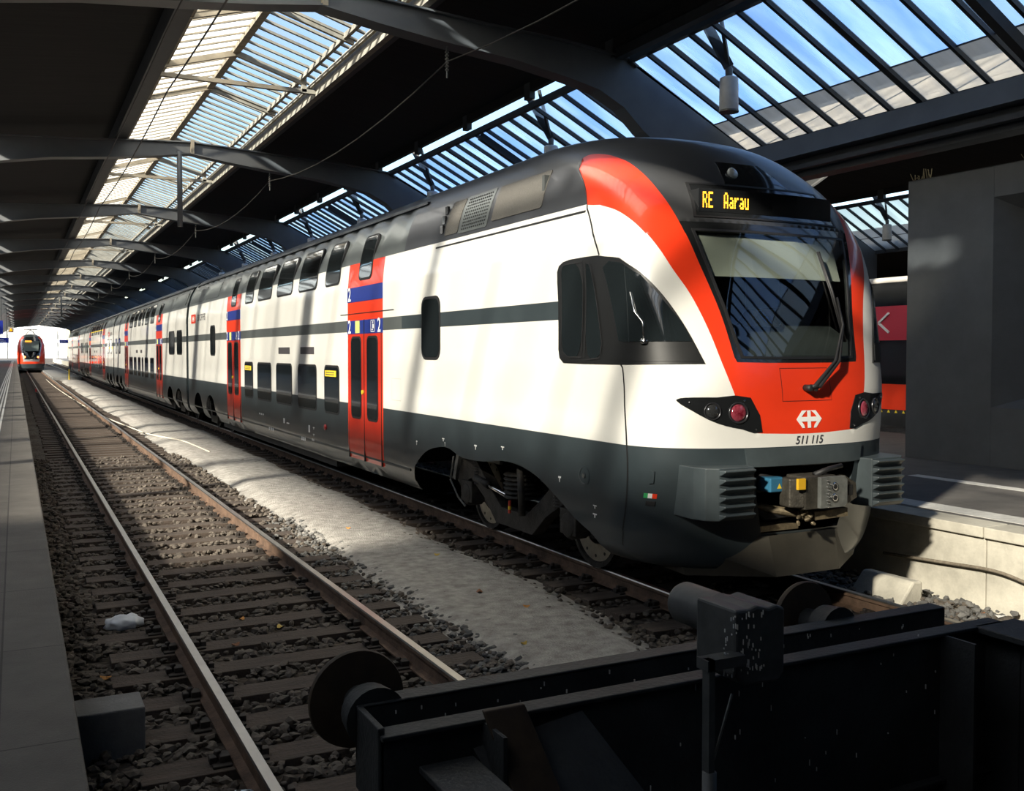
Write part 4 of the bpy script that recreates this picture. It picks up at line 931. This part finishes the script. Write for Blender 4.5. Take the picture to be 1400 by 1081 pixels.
for nm, u0, m_ in (('red_hazard_mark', .652, RED), ('white_hazard_mark', .676, WHT), ('green_hazard_mark', .700, mat('green_mark', (.03, .35, .10), .5))):
    patch(nm, m_, train, [(u0, .665), (u0+.024, .665), (u0+.024, .705), (u0, .705)], nose, (-1, -1, 0), .004, .008, .02)
patch('socket_cover', SEAL, train, [(.655, .60), (.705, .60), (.705, .64), (.655, .64)], nose, (-1, -1, 0), .012, .02, .02); patch('socket_cover', SKIRT, train, [(.675, .80), (.70, .79), (.715, .84), (.70, .90), (.675, .90)], nose, (-1, -1, 0), .015, .02, .02)
# skirt ledge, roof gutter and underframe boxes along every car
def trim(y0, y1):
    mb = MB().use(SKIRT); q = side((y0, vz(.63))); mb.box(q[0]-.012, q[0]+.02, y0, y1, .615, .645); mb.build('skirt_ledge', None, train)
    mb = MB().use(ROOFG)
    for s in (-1, 1): w, z = sec(vz(4.20)); mb.box(TC+s*w-.03, TC+s*w+.03, y0, y1, 4.19, 4.225)
    mb.build('roof_gutter', None, train)
    MB().use(mat('dark_underframe', (.012, .012, .012), .8)).box(TC-1.15, TC+1.15, y0+4.2, y1-4.2, .22, .60).build('underframe_boxes', None, train)
trim(12.3, J[0]-.3)
def middle_car(a, b, name, yellow=False):
    """a, b = joints; layout is mirrored about the middle"""
    lo = lambda y: a+.0+(y-31.27)
    arches = [half_arch(a+1.9, .74), half_arch(a+3.9, .74), half_arch(b-1.9, .74), half_arch(b-3.9, .74)]
    d1 = (lo(37.0), lo(38.75)); d2 = (lo(48.95), lo(50.6)); car_body(a+.2, b-.2, arches, [d1, d2])
    door(*d1); door(*d2); side_windows([(lo(x), lo(y)) for x, y in ((39.43, 40.58), (41.25, 42.4), (42.87, 43.45), (43.87, 44.87), (45.42, 46.5), (46.95, 48.42))], [(lo(43.3), lo(43.9)), (lo(44.9), lo(45.6))], False)
    for x, y in ((32.3, 33.45), (33.95, 35.3), (52.65, 53.65), (54.4, 55.35)): window(lo(x), lo(y), 2.12, 2.91, .12)
    bogie(a+1.9, a+3.9, False); bogie(b-3.9, b-1.9, False); trim(a+.3, b-.3); bulkhead(b-.2); bulkhead(b+.2) if b < 100 else None
    for x, y in ((32.0, 34.2), (34.6, 36.4), (51.2, 53.2), (53.6, 55.8)): patch('roof_flank_panel', BAND, train, rrect(lo(x), lo(y), vz(3.66), vz(4.05), .03, 1), side, (-1, 0, .3), .006, .02, .3)
    if yellow:
        mb = MB().use(YEL).box(TC-1.408, TC-1.403, a+.6, a+3.6, 2.36, 2.50); mb.box(TC-1.375, TC-1.34, d1[1], d2[0], 3.50, 3.56); mb.build('yellow_class_stripe', None, train)
middle_car(J[0], J[1], 'b'); middle_car(J[1], J[2], 'c', True); operator_mark(J[1]+3.3, 3.18)
car_body(J[2]+.2, J[3], [half_arch(J[2]+1.9, .74), half_arch(J[2]+3.9, .74), half_arch(J[3]-3.9, .74), half_arch(J[3]-1.9, .74)], [(J[2]+6.2, J[2]+7.9), (J[2]+16.2, J[2]+17.9)]); bulkhead(J[3], WHITE)
door(J[2]+6.2, J[2]+7.9); door(J[2]+16.2, J[2]+17.9); trim(J[2]+.3, J[3]-.3); bogie(J[2]+1.9, J[2]+3.9, False); bogie(J[3]-3.9, J[3]-1.9, False)
side_windows([(J[2]+8.4+i*1.55, J[2]+9.6+i*1.55) for i in range(5)], [], False)
for x in (1.0, 2.6): window(J[2]+x, J[2]+x+1.2, 2.12, 2.91, .12)
for j in J[:3]:
    mb = MB().use(SEAL); P = [(sx*.93, .5+(sz-.5)*.965) for sx, sz in SEC[::8]]; P = P+[(-x, z) for x, z in P[::-1]]
    for k in range(4): mb.prism([(TC+x*(1 if k % 2 else .97), z) for x, z in P], j-.2+k*.1, j-.1+k*.1)
    mb.build('gangway_bellows', None, train)
rebase(train, (6.10, 6.40, 0))

# ================================================================ buffer stop in the foreground
bs = empty('buffer_stop'); tag(bs, 'dark riveted steel buffer stop closing the empty track in the foreground', 'buffer stop')
mb = MB().use(GIRD).box(.895, 3.43, 2.79, 2.81, .985, 1.15); mb.box(.895, 3.43, 2.79, 2.87, 1.138, 1.152); mb.box(.895, .915, 2.60, 2.81, .9, 1.15); mb.build('front_cross_beam', None, bs, bevel=.004)
mb = MB().use(GIRD).box(.90, 3.50, 2.60, 2.62, .02, 1.115); mb.box(.90, 3.52, 2.58, 2.66, 1.115, 1.13); mb.box(.95, 3.5, 2.56, 2.6, .55, .57); mb.build('rear_plate_girder', None, bs, bevel=.004)
for x in (1.22, 3.18, 3.44): MB().use(GIRD).box(x-.006, x+.006, 2.45, 2.60, -.1, 1.12).build('web_stiffener', None, bs)
mb = MB().use(GIRD).box(3.36, 3.60, -.3, 2.60, 1.105, 1.13); mb.box(3.44, 3.47, -.3, 2.60, 0, 1.115); mb.build('side_girder', None, bs, bevel=.004)
mb = MB().use(GIRD).box(1.00, 1.17, -.3, 2.56, 1.02, 1.04); mb.box(1.07, 1.10, -.3, 2.56, 0, 1.02); mb.build('side_girder', None, bs, bevel=.004)
mb = MB().use(RUST).add([(1.20, 2.57, 1.165), (1.335, 2.57, 1.165), (1.40, 2.42, .90), (1.25, 2.42, .90), (1.20, 2.55, 1.165), (1.335, 2.55, 1.165), (1.40, 2.40, .90), (1.25, 2.40, .90)], [(0, 1, 2, 3), (7, 6, 5, 4), (0, 4, 5, 1), (1, 5, 6, 2), (2, 6, 7, 3), (3, 7, 4, 0)]); mb.build('brace', None, bs, bevel=.004)
mb = MB().use(GIRD).add([(1.18, 2.58, 1.05), (1.55, 2.58, 1.10), (1.80, 2.2, .65), (1.30, 2.2, .65)], [(0, 1, 2, 3)]); b_ = mb.build('sloping_gusset', None, bs); q = b_.modifiers.new('t', 'SOLIDIFY'); q.thickness = .02
MB().use(GIRD).lathe([(.04, 0), (.038, .02), (.02, .035), (0, .04)], (1.06, 2.56, .92), (0, -1, 0), 16).build('rivet_head', None, bs, smooth=True)
for x in (.96, 2.91):
    bf = empty('buffer'); bf.parent = bs; y = 3.0 if x < 2 else 3.06
    MB().use(RUST).lathe([(0, .05), (.08, .048), (.13, .035), (.155, .012), (.158, 0), (.155, -.012), (.05, -.02)], (x, y, 1.10), (0, 1, 0), 40).build('buffer_plate', None, bf, angle=40)
    MB().use(GIRD).lathe([(.05, -.02), (.055, -.10), (.085, -.11), (.095, -.20)], (x, y, 1.10), (0, 1, 0), 24).build('buffer_stem', None, bf, angle=40)
hy = empty('impact_absorber', (.065, 0, 0)); hy.parent = bs; GP = mat('grey_painted_casting', (.060, .064, .064), .55, .1, var=.25, scale=12)
mb = MB().use(GP).prism([(1.72, 1.30), (1.75, 1.27), (1.88, 1.265), (1.90, 1.29), (1.90, 1.475), (1.87, 1.487), (1.84, 1.480), (1.80, 1.493), (1.77, 1.485), (1.72, 1.487)], 2.14, 2.32); mb.build('casting_block', None, hy, bevel=.008)
MB().use(GP).lathe([(.02, 0), (.058, .008), (.064, .02), (.064, .24), (.04, .25)], (1.80, 2.50, 1.425), (0, -1, 0), 28).build('cylinder', None, hy, angle=40)
mb = MB().use(GP).box(1.605, 1.625, 2.11, 2.14, .10, 1.37); mb.box(1.60, 1.73, 2.11, 2.16, 1.34, 1.37); mb.build('upright_bar', None, hy)
MB().use(GP).tube([(1.615, 2.12, .0), (1.615, 2.12, 1.06)], .020, 10).build('upright_tube', None, hy, smooth=True)
MB().use(STEELM).tube([(1.625, 2.12, 1.08), (1.70, 2.13, 1.26)], .004, 6).build('tie_rod', None, hy)
r = random.Random(9); mb = MB().use(mat('bird_droppings', (.55, .55, .53), .8))
for k in range(70): x = r.uniform(1.74, 1.89); z = r.uniform(1.30, 1.47); mb.box(x, x+r.uniform(.001, .003), 2.137, 2.14, z, z+r.uniform(.003, .016))
for k in range(60): x = r.uniform(1.1, 3.4); z = r.uniform(.5, 1.12); mb.box(x, x+r.uniform(.001, .003), 2.596, 2.6, z, z+r.uniform(.004, .022))
for k in range(50): x = r.uniform(1.0, 3.4); mb.box(x, x+r.uniform(.002, .005), 2.787, 2.79, z2 := r.uniform(1.0, 1.13), z2+r.uniform(.003, .014))
tag(mb.build('droppings', None, bs), 'pale bird droppings', kind='stuff')
rebase(bs, (1.9, 2.8, -.2))

# ================================================================ right platform: dark cabin
bx = empty('platform_cabin'); tag(bx, 'tall anthracite panelled cabin with a recessed window on the right platform', 'cabin')
FX, BY = 12.40, 10.87
mb = MB().use(BOXM)
def wallpanel(y0, y1, z0, z1): mb.box(FX, FX+.12, y0, y1, z0, z1)
wallpanel(9.37, BY, TP, 4.85); wallpanel(-1, 9.37, 4.40, 4.85); wallpanel(-1, 9.37, TP, 1.42); wallpanel(-1, 5.2, 1.42, 4.40)
mb.box(FX+.12, FX+2.6, BY-.12, BY, TP, 4.85); mb.box(FX, FX+2.6, -1, BY, 4.83, 4.85); mb.box(FX+2.5, FX+2.6, -1, BY, TP, 4.85); mb.build('shell', None, bx, bevel=.006)
mb = MB().use(BOXM)                                       # splayed window reveal
a = [(FX, 9.37, 1.42), (FX, 9.37, 4.40), (FX, 5.2, 4.40), (FX, 5.2, 1.42)]; b = [(FX+.5, 8.95, 1.62), (FX+.5, 8.95, 4.10), (FX+.5, 5.6, 4.10), (FX+.5, 5.6, 1.62)]
mb.add(a+b, [(0, 1, 5, 4), (1, 2, 6, 5), (2, 3, 7, 6), (3, 0, 4, 7)]); mb.build('window_reveal', None, bx)
w_ = MB().use(SEAL).box(FX+.50, FX+.54, 5.6, 8.95, 1.62, 4.10).build('window_frame', None, bx)
for y0_, y1_ in ((5.65, 7.2), (7.3, 8.90)): MB().use(GLASSD).box(FX+.48, FX+.50, y0_, y1_, 1.68, 4.04).build('pane', None, w_)
rebase(bx, (FX+1.3, 5, TP))
r = random.Random(4); mb = MB().use(mat('dry_straw', (.42, .36, .22), .9))
for y_ in (BY-.05, 8.93):
    for k in range(16): p = Vector((FX+.05+r.uniform(-.03, .03), y_-r.uniform(0, .35), 4.85)); mb.bar(p, p+Vector((r.uniform(-.06, .06), r.uniform(-.06, .06), r.uniform(.03, .16))), .008, .008)
o = mb.build('dry_weeds'); tag(o, 'tufts of dry straw sticking up on the roof edge of the anthracite cabin', 'weeds', kind='stuff')

# ================================================================ hanging platform lamps
def lamp_fixture(x, y, label, group):
    t = empty('hanging_lamp', (x, y, 6.65)); tag(t, label, 'lamp', group)
    MB().use(STEELM).lathe([(.055, .0), (.06, .13), (.04, .16)], (0, 0, -.16), (0, 0, 1), 16).build('lamp_cap', None, t, angle=40)
    MB().use(mat('frosted_lamp_glass', (.75, .77, .78), .35, coat=.5, var=.1)).lathe([(.135, 0), (.15, .02), (.145, .50), (.12, .52)], (0, 0, -.68), (0, 0, 1), 24).build('lamp_glass', None, t, angle=40)
    MB().use(STEELM).lathe([(.156, 0), (.156, .025)], (0, 0, -.70), (0, 0, 1), 24).build('rim', None, t, angle=40)
    MB().use(BEAMD).bar((0, 0, 0), (-.42, .22, .88), .10, .14).build('bracket', None, t); MB().use(BEAMD).bar((0, 0, -.02), (-.42, -.25, .88), .05, .06).build('bracket', None, t)
    return t
l0 = lamp_fixture(10.0, 12.25, 'frosted cylinder lamp hanging under the roof glass above the train nose', 'hanging lamps over the right platform')
for k in range(1, 8):
    c = copy_tree(l0); c.location.y = 12.25+6.0*k+(.2 if k > 1 else -.3); c['label'] = ['', 'frosted cylinder lamp half hidden by the train roof, next beyond the lamp over the nose', 'frosted cylinder lamp just above the train roof, third from the nose'][k] if k < 3 else 'small far lamp under the right roof glass, %s from the train nose' % ordn[k]
for k, y in enumerate((23.83, 29.8)):
    c = copy_tree(l0); c.location = (26.2, y, 6.65); c['label'] = ('frosted lamp seen between train nose and anthracite cabin in the neighbouring hall', 'far lamp of the neighbouring hall behind the train nose')[k]; c['group'] = 'lamps of the neighbouring hall'

# ================================================================ overhead line
WIRE = mat('wire_copper_dark', (.05, .045, .04), .6, .5)
def overhead(x, z, sag, y0, y1, label, zc=None, n=3):
    pts = []; y = y0
    while y < y1:
        for j in range(8): t = j/8; pts.append((x, y+12*t, z-sag*4*t*(1-t)))
        y += 12
    o = MB().use(WIRE).tube(pts, .011, 5).build('overhead_wire', None); tag(o, label, 'wire'); return o
overhead(1.92, 6.62, .05, 2.3, 200, 'upper carrying wire strung above the empty track'); overhead(1.92, 5.80, .12, 2.3, 200, 'lower contact wire strung above the empty track')
overhead(6.1, 6.75, .35, 2.3, 110, 'thin wire sagging between hangers above the white train roof')
mb0 = None
for k in range(0, 9):
    y = 14.3+12*k
    mb = MB().use(STEELM).tube([(0, 0, 0), (0, 0, -.5)], .012, 6)
    for j in range(6): mb.lathe([(.02, 0), (.035, .02), (.02, .04)], (0, 0, -.12-j*.055), (0, 0, 1), 10)
    if mb0 is None: mb0 = mb.build('insulator_hanger', None); o = mb0
    else: o = mb0.copy(); link(o)
    o.location = (6.1, y, 7.0); tag(o, 'insulated wire hanger over the white train, %s from the viewer' % ordn[k], 'insulator', 'wire hangers over the white train')
t0 = None
for k in (1, 7):
    o = MB().use(BEAM).tube([(0, 0, 0), (0, 0, -1.9)], .065, 16).build('drop_tube', None, smooth=True); o.location = (3.79, 14.3+12*k-.12, 7.30)
    tag(o, 'grey vertical tube hanging from the second roof frame under the skylight' if k == 1 else 'far grey tube hanging from a roof frame near the hall mouth', 'drop tube')

# ================================================================ things on and beside the track bed
mb = MB().use(CONCD).prism([(.235, -.22), (.235, .10), (.66, .10), (.66, -.22)], 6.14, 6.44); o = mb.build('concrete_block', None, bevel=.01); tag(o, 'dark grey concrete block at the foot of the left platform edge', 'block')
r = random.Random(2); bm = bmesh.new(); bmesh.ops.create_icosphere(bm, subdivisions=3, radius=1)
from mathutils import noise
for v in bm.verts:
    n = noise.noise(v.co*2.3)*.5+noise.noise(v.co*6)*.22; v.co = Vector((v.co.x*.155*(1+n*.5), v.co.y*.10*(1+n*.7), max(-.035, v.co.z*.075*(1+n))))
me = bpy.data.meshes.new('plastic_bag'); bm.to_mesh(me); bm.free(); me.materials.append(mat('crumpled_white_plastic', (.55, .58, .62), .35, var=.1)); me.polygons.foreach_set('use_smooth', [True]*len(me.polygons))
o = link(bpy.data.objects.new('plastic_bag', me)); o.location = (.80, 8.95, -.12); tag(o, 'crumpled white plastic bag lying between the left platform and the rail', 'bag')
cab = [(2.30, 92), (2.35, 69.1), (2.7, 42.2), (3.2, 31.5), (3.4, 29.2), (3.75, 27.6), (3.92, 26.5), (4.02, 23.6)]
o = MB().use(mat('pale_hose_rubber', (.48, .44, .36), .8)).tube([(x, y, -.125) for x, y in catmull(cab, 5)], .022, 6).build('hose', None, smooth=True); tag(o, 'thin pale hose snaking along the grit walkway', 'hose')
o = MB().use(CONCD).box(2.75, 5.0, 91, 150, -.22, .12).build('concrete_slab', None, bevel=.02); tag(o, 'low grey concrete slab between the tracks in the distance', 'slab')
o = MB().use(YEL).tube([(4.02, 90.6, -.22), (4.02, 90.6, .75)], .06, 10).build('marker_post', None); tag(o, 'small yellow marker post in front of the distant concrete slab', 'post')
o = MB().use(mat('red_marker', (.6, .02, .02), .5)).box(1.02, 1.10, 64.5, 64.9, -.16, .02).build('track_marker', None); tag(o, 'small red marker beside the left rail far down the empty track', 'marker')
mb = MB().use(CONC).prism([(7.36, -.22), (7.70, -.22), (7.70, .02), (7.58, .03)], 6.52, 7.15); o = mb.build('concrete_wedge', None, bevel=.02); tag(o, 'slanted concrete slab leaning at the foot of the pale platform wall', 'slab')
pts = catmull([(8.035, 7.3, .12), (8.035, 6.6, .16), (8.03, 6.0, .19), (8.03, 5.6, .13), (8.03, 5.2, .05), (8.03, 4.4, .02)], 6)
o = MB().use(mat('dirty_cable', (.19, .16, .12), .85, var=.3, scale=30)).tube(pts, .016, 8).build('wall_cable', None, smooth=True); tag(o, 'dirt covered cable drooping along the pale platform wall', 'cable')
LEAFC = [mat('leaf_amber', (.45, .20, .04), .7), mat('leaf_brown', (.22, .09, .04), .7), mat('leaf_yellow', (.55, .38, .08), .7)]
leafpos = [(.55, 7.6, 'between the sleepers near the left rail'), (2.25, 7.15, 'on a sleeper beside the right rail'), (2.0, 8.35, 'on a sleeper in mid track'), (1.75, 8.75, 'on the ballast in mid track'), (1.55, 8.0, 'in mid track left of centre'), (3.6, 6.9, 'at the edge of the grit walkway'), (4.15, 7.9, 'on the grit walkway, nearest of a loose pair'), (4.0, 8.6, 'on the grit walkway below the bogie'), (4.3, 10.4, 'on the grit walkway beside the train'), (3.9, 12.5, 'on the far grit walkway'), (7.75, 5.9, 'by the pale wall, left of the litter'), (7.8, 5.2, 'by the pale wall near the picture edge'), (7.7, 5.5, 'in the litter by the pale wall')]
for k, (x, y, w) in enumerate(leafpos):
    a = r.uniform(0, 6); L_ = r.uniform(.03, .05); P = [(L_*math.cos(t)*(1 if k % 2 else .9), L_*.55*math.sin(t)*(1+.25*math.cos(3*t)), .012*math.cos(2*t)) for t in [2*PI*i/10 for i in range(10)]]
    mb = MB().add([(0, 0, .006)]+P, [(0, i+1, (i+1) % 10+1) for i in range(10)]); o = mb.build('fallen_leaf', LEAFC[k % 3]); q = o.modifiers.new('t', 'SOLIDIFY'); q.thickness = .002
    o.location = (x, y, -.145 if x < 3.2 or x > 6 else -.118); o.rotation_euler.z = a; tag(o, ('amber', 'brown', 'yellow')[k % 3]+' fallen leaf '+w, 'leaf')
for k, (x, y, m_, w) in enumerate(((7.78, 5.75, WHT, 'white paper scrap by the pale wall'), (7.70, 5.35, WHT, 'small white wrapper near the right picture edge by the wall'), (1.05, 5.25, mat('foil_blue', (.35, .45, .55), .3, .5), 'tiny bluish foil scrap beside the left rail'))):
    o = MB().use(m_).add([(-.05, -.02, 0), (.05, -.025, .01), (.045, .025, 0), (-.04, .02, .012)], [(0, 1, 2, 3)]).build('litter_scrap', None); q = o.modifiers.new('t', 'SOLIDIFY'); q.thickness = .002; o.location = (x, y, -.14); tag(o, w, 'litter')

# ================================================================ red train far down the empty track
ft = empty('red_train'); tag(ft, 'red train with glowing lamps approaching far down the empty track', 'train')
YT = 124.0; XT = 1.62
fsec = [(1.30, .35), (1.42, .8), (1.43, 2.2), (1.38, 3.0), (1.22, 3.6), (.9, 4.05), (.5, 4.22), (0, 4.25)]
def ff(p):
    u, k = p; s = -1 if u >= 0 else 1; u = abs(u); i = min(int(k), 6); t = k-i; w = fsec[i][0]*(1-t)+fsec[i+1][0]*t; z = fsec[i][1]*(1-t)+fsec[i+1][1]*t
    yc = YT+.25*max(0, .9-z)+.28*max(0, z-1.6)**1.6; x = math.sin(min(u, 1)*PI/2)**.8; y = yc+1.3*(1-max(math.cos(min(u, 1)*PI/2), 0)**.8)
    if u > 1: y += (u-1)*30
    return (XT+s*w*x, y, z)
def zc_(k): i = min(int(k), 6); t = k-i; return fsec[i][1]*(1-t)+fsec[i+1][1]*t
def cf(u, k):
    z = zc_(k); au = abs(u); x = math.sin(min(au, 1)*PI/2)**.8
    if z < .85: return 2
    hw = .50+.22*min(1, max(0, (z-1.5)/1.6)); 
    if z > 3.95 and x < .9: return 2
    if x < hw and z > 1.35: return 1
    if x < hw+.09 and z > 1.12 and z < 3.7: return 3
    if .85 < z <= 1.35 and x < .45 and z > 1.12: return 3
    return 0
grid = [(-1+i*.04, j*.175) for i in range(51) for j in range(41)]+[(s*q, j*.175) for s in (-1, 1) for q in (1.2, 1.6, 2.0) for j in range(41)]
sheet('front_shell', grid, [], [], cf, ff, [RED, BLACKG, SKIRT, mat('silver_trim', (.5, .5, .52), .3, .6)], ft, .01)
q = MB().use(mat('pale_windscreen', (.18, .22, .21), .1, coat=1)); P = [ff((u, k)) for u, k in ((.28, 2.12), (-.28, 2.12), (-.40, 3.75), (.40, 3.75))]; q.add([(x, y-.26, z) for x, y, z in P], [(0, 1, 2, 3)]); q.build('windscreen', None, ft)
q = MB().use(mat('amber_display', (.3, .1, .0), .5, emit=(1, .42, .05), estr=3)); q.box(XT-.62, XT+.05, YT+.50, YT+.62, 3.36, 3.50); q.build('destination_display', None, ft)
for s in (-1, 1): MB().use(mat('orange_red_lamp', (1, .3, .1), .4, emit=(1.0, .20, .05), estr=9)).lathe([(.15, 0), (.15, .06), (.05, .10)], (XT+s*.62, YT+.16, 1.62), (0, -1, 0), 16).build('tail_lamp', None, ft)
MB().use(WHT).box(XT-.13, XT+.13, YT-.05, YT+.02, 1.30, 1.36).build('coupler_plate', None, ft)
MB().use(SKIRT).prism([(-1.25, .12), (1.25, .12), (1.32, .55), (-1.32, .55)], YT+.5, YT+28).build('skirt', None, ft).location.x = XT
mb = MB().use(STEELD).bar((XT-.5, YT+4, 4.25), (XT, YT+4.6, 4.8), .06, .06); mb.bar((XT+.5, YT+4, 4.25), (XT, YT+4.6, 4.8), .06, .06); mb.box(XT-.7, XT+.7, YT+4.5, YT+4.7, 4.8, 4.88); mb.build('pantograph', None, ft)
rebase(ft, (XT, YT+10, 0))

# ================================================================ red coach in the neighbouring hall
rc = empty('red_coach'); tag(rc, 'red and black coach with a white arrow sign, glimpsed between train nose and cabin', 'coach')
RX = 16.85
mb = MB().use(mat('pink_red_paint', (.55, .03, .06), .35, coat=.4)).box(RX, RX+2.8, 4, 55, 2.46, 3.20); mb.use(BLACKG).box(RX-.005, RX+2.8, 4, 55, 1.52, 2.46); mb.use(RED).box(RX, RX+2.8, 4, 55, .97, 1.52); mb.use(BEAMD).box(RX+.02, RX+2.7, 4, 55, .62, .97)
mb.use(BLACKG).box(RX+.04, RX+2.75, 4, 55, 3.20, 3.70); mb.build('body', None, rc)
MB().use(mat('pale_roof_edge', (.55, .54, .52), .5)).tube([(RX+.1, 4, 3.76), (RX+.1, 55, 3.76)], .07, 10).build('roof_edge', None, rc, smooth=True)
mb = MB().use(WHT)
for yc, s in ((15.35, 1), (14.55, -1)): mb.bar((RX-.01, yc-s*.12, 3.05), (RX-.01, yc+s*.16, 2.84), .045, .045); mb.bar((RX-.01, yc+s*.16, 2.84), (RX-.01, yc-s*.12, 2.63), .045, .045)
mb.build('arrow_sign', None, rc)
mb = MB().use(YEL); [mb.prism([(y_, .90), (y_+.07, .90), (y_+.035, .96)], RX+.005, RX+.015, 'x') for y_ in (14.6, 14.8, 15.0, 15.2, 15.4)]; mb.build('yellow_marks', None, rc)
for y_ in (8, 10.5, 25, 27.5): MB().use(STEELD).lathe([(.46, 0), (.46, .1), (.1, .12)], (RX+.5, y_, .46), (1, 0, 0), 24).build('wheel', None, rc)
rebase(rc, (RX+1.4, 20, 0))

# ================================================================ far signs, signal, people
def sign(x0, x1, y, z0, z1, m_, label, cat, zt, marks_=True, name='hanging_sign'):
    t = empty(name, ((x0+x1)/2, y, z0)); tag(t, label, cat); w = (x1-x0)/2; h = z1-z0
    MB().use(m_).box(-w, w, -.08, .08, 0, h).build('panel', None, t)
    if marks_: mb = MB().use(WHT).box(-w*.8, w*.3, -.09, -.08, h*.55, h*.68); mb.box(-w*.8, w*.6, -.09, -.08, h*.28, h*.38); mb.build('sign_lettering', None, t)
    for s in (-1, 1): MB().use(BEAMD).tube([(s*w*.7, 0, h), (s*w*.7, 0, zt-z0)], .03, 6).build('hanger', None, t)
    return t
SB = mat('sign_blue', (.015, .03, .30), .4, emit=(.01, .03, .3), estr=.35)
sign(-1.75, -.92, 95, 3.75, 4.9, SB, 'large blue sign at the left picture edge above the left platform', 'sign', 7.0, False)
sign(-2.0, -.62, 120, 3.2, 3.75, SB, 'low blue sign above the left platform left of the red train', 'sign', 7.0)
sign(6.95, 8.4, 190, 3.75, 4.35, SB, 'blue sign in the bright hall mouth right of the red train', 'sign', 7.66)
sign(8.5, 9.6, 186, 4.3, 6.0, BEAMD, 'dark display cabinet in the hall mouth beside the white train end', 'display', 7.55, False, 'display_cabinet')
sg = sign(-.62, -.12, 112, 4.2, 4.75, mat('signal_housing', (.4, .38, .33), .6), 'small pale signal box with an orange light left of the red train', 'signal', 7.58, False, 'signal_box'); MB().use(mat('orange_signal', (1, .3, 0), .5, emit=(1, .3, 0), estr=2.5)).prism([(-.14, .12), (.14, .12), (0, .45)], -.10, -.09).build('signal_light', None, sg)
def person(x, y, coat, legs, label, lean=0, bag=False):
    me = bpy.data.meshes.new('person'); J_ = [((0, 0, .95), .15), ((0, .0, 1.2), .15), ((0, 0, 1.42), .17), ((0, 0, 1.52), .07), ((0, -.01, 1.62), .095), ((0, 0, 1.73), .075),
        ((-.19, 0, 1.40), .07), ((-.25, .03, 1.13), .055), ((-.24, -.04, .88), .04), ((.19, 0, 1.40), .07), ((.25, .03, 1.13), .055), ((.24, -.04, .88), .04),
        ((-.10, 0, .88), .10), ((-.11, -.05+lean, .48), .07), ((-.11, .0+lean*2, .07), .05), ((-.11, -.12+lean*2, .03), .04), ((.10, 0, .88), .10), ((.11, .02-lean, .48), .07), ((.11, .05-lean*2, .07), .05), ((.11, -.07-lean*2, .03), .04)]
    E_ = [(0, 1), (1, 2), (2, 3), (3, 4), (4, 5), (2, 6), (6, 7), (7, 8), (2, 9), (9, 10), (10, 11), (0, 12), (12, 13), (13, 14), (14, 15), (0, 16), (16, 17), (17, 18), (18, 19)]
    me.from_pydata([j[0] for j in J_], E_, []); o = link(bpy.data.objects.new('person', me)); sk = o.modifiers.new('skin', 'SKIN'); sb = o.modifiers.new('sub', 'SUBSURF'); sb.levels = 1; sb.render_levels = 1
    for i, v in enumerate(me.skin_vertices[0].data): v.radius = (J_[i][1], J_[i][1]); v.use_root = i == 0
    dg = bpy.context.evaluated_depsgraph_get(); m2 = bpy.data.meshes.new_from_object(o.evaluated_get(dg)); o.modifiers.clear(); o.data = m2
    m2.materials.clear(); [m2.materials.append(q) for q in (coat, legs, mat('skin_tone', (.45, .28, .2), .6), mat('dark_hair', (.03, .02, .015), .8))]
    for p in m2.polygons: p.use_smooth = True; z = p.center.z; p.material_index = 1 if z < .88 and abs(p.center.x) < .2 else 3 if z > 1.66 or (z > 1.55 and p.center.y > .02) else 2 if z > 1.50 else 0
    o.location = (x, y, TP+.0); tag(o, label, 'person'); return o
DC = mat('dark_coat', (.02, .022, .03), .9); BJ = mat('light_blue_jacket', (.10, .22, .45), .8); JN = mat('dark_trousers', (.02, .02, .03), .9)
person(8.95, 178, DC, JN, 'person in dark clothes standing at the far hall mouth, left of two', .05); person(9.55, 172, DC, JN, 'person in a long dark coat at the far hall mouth, right of two', .0)
person(-2.25, 160, BJ, JN, 'person in a light blue jacket at the far left picture edge on the left platform', .08)
# pale buildings and masts outside the hall mouth
FAC = mat('sunlit_pale_facade', (.75, .74, .72), .9, var=.05)
def far_block(x0, x1, y, h, label):
    b = MB().use(FAC).box(x0, x1, y, y+12, -.2, h).build('distant_building', None); tag(b, label, 'building')
    mb = MB().use(mat('hazy_window', (.42, .45, .48), .4)); x = x0+1
    while x < x1-1.5:
        for k in range(int(h/3.2)): mb.box(x, x+1.1, y-.06, y, 1+k*3.2, 2.6+k*3.2)
        x += 2.4
    mb.build('window_row', None, b)['kind'] = 'stuff'
far_block(-40, 18, 420, 13, 'long pale building far beyond the hall mouth behind the red train'); far_block(22, 60, 400, 17, 'taller pale building beyond the hall mouth to the right')
for k, x in enumerate((-1.6, 4.2, 10.5)):
    mb = MB().use(STEELM).box(-.1, .1, -.1, .1, 0, 8.2); mb.bar((0, 0, 7), (1.8, 0, 6.6), .06, .06); mb.bar((0, 0, 6.2), (1.8, 0, 6.55), .06, .06); o = mb.build('overhead_line_mast', None); o.location = (x, 255+k*22, -.2); tag(o, 'pale overhead line mast beyond the hall mouth, '+('left of', 'just right of', 'far right of')[k]+' the red train', 'mast')
for o in [o for o in bpy.data.objects if o.name.startswith('railway_track') and o.parent is None]: rebase(o, (o.children[0].data.vertices[0].co.x+.75, 100 if o.children[0].data.vertices[0].co.x < 15 else 30, -.3))
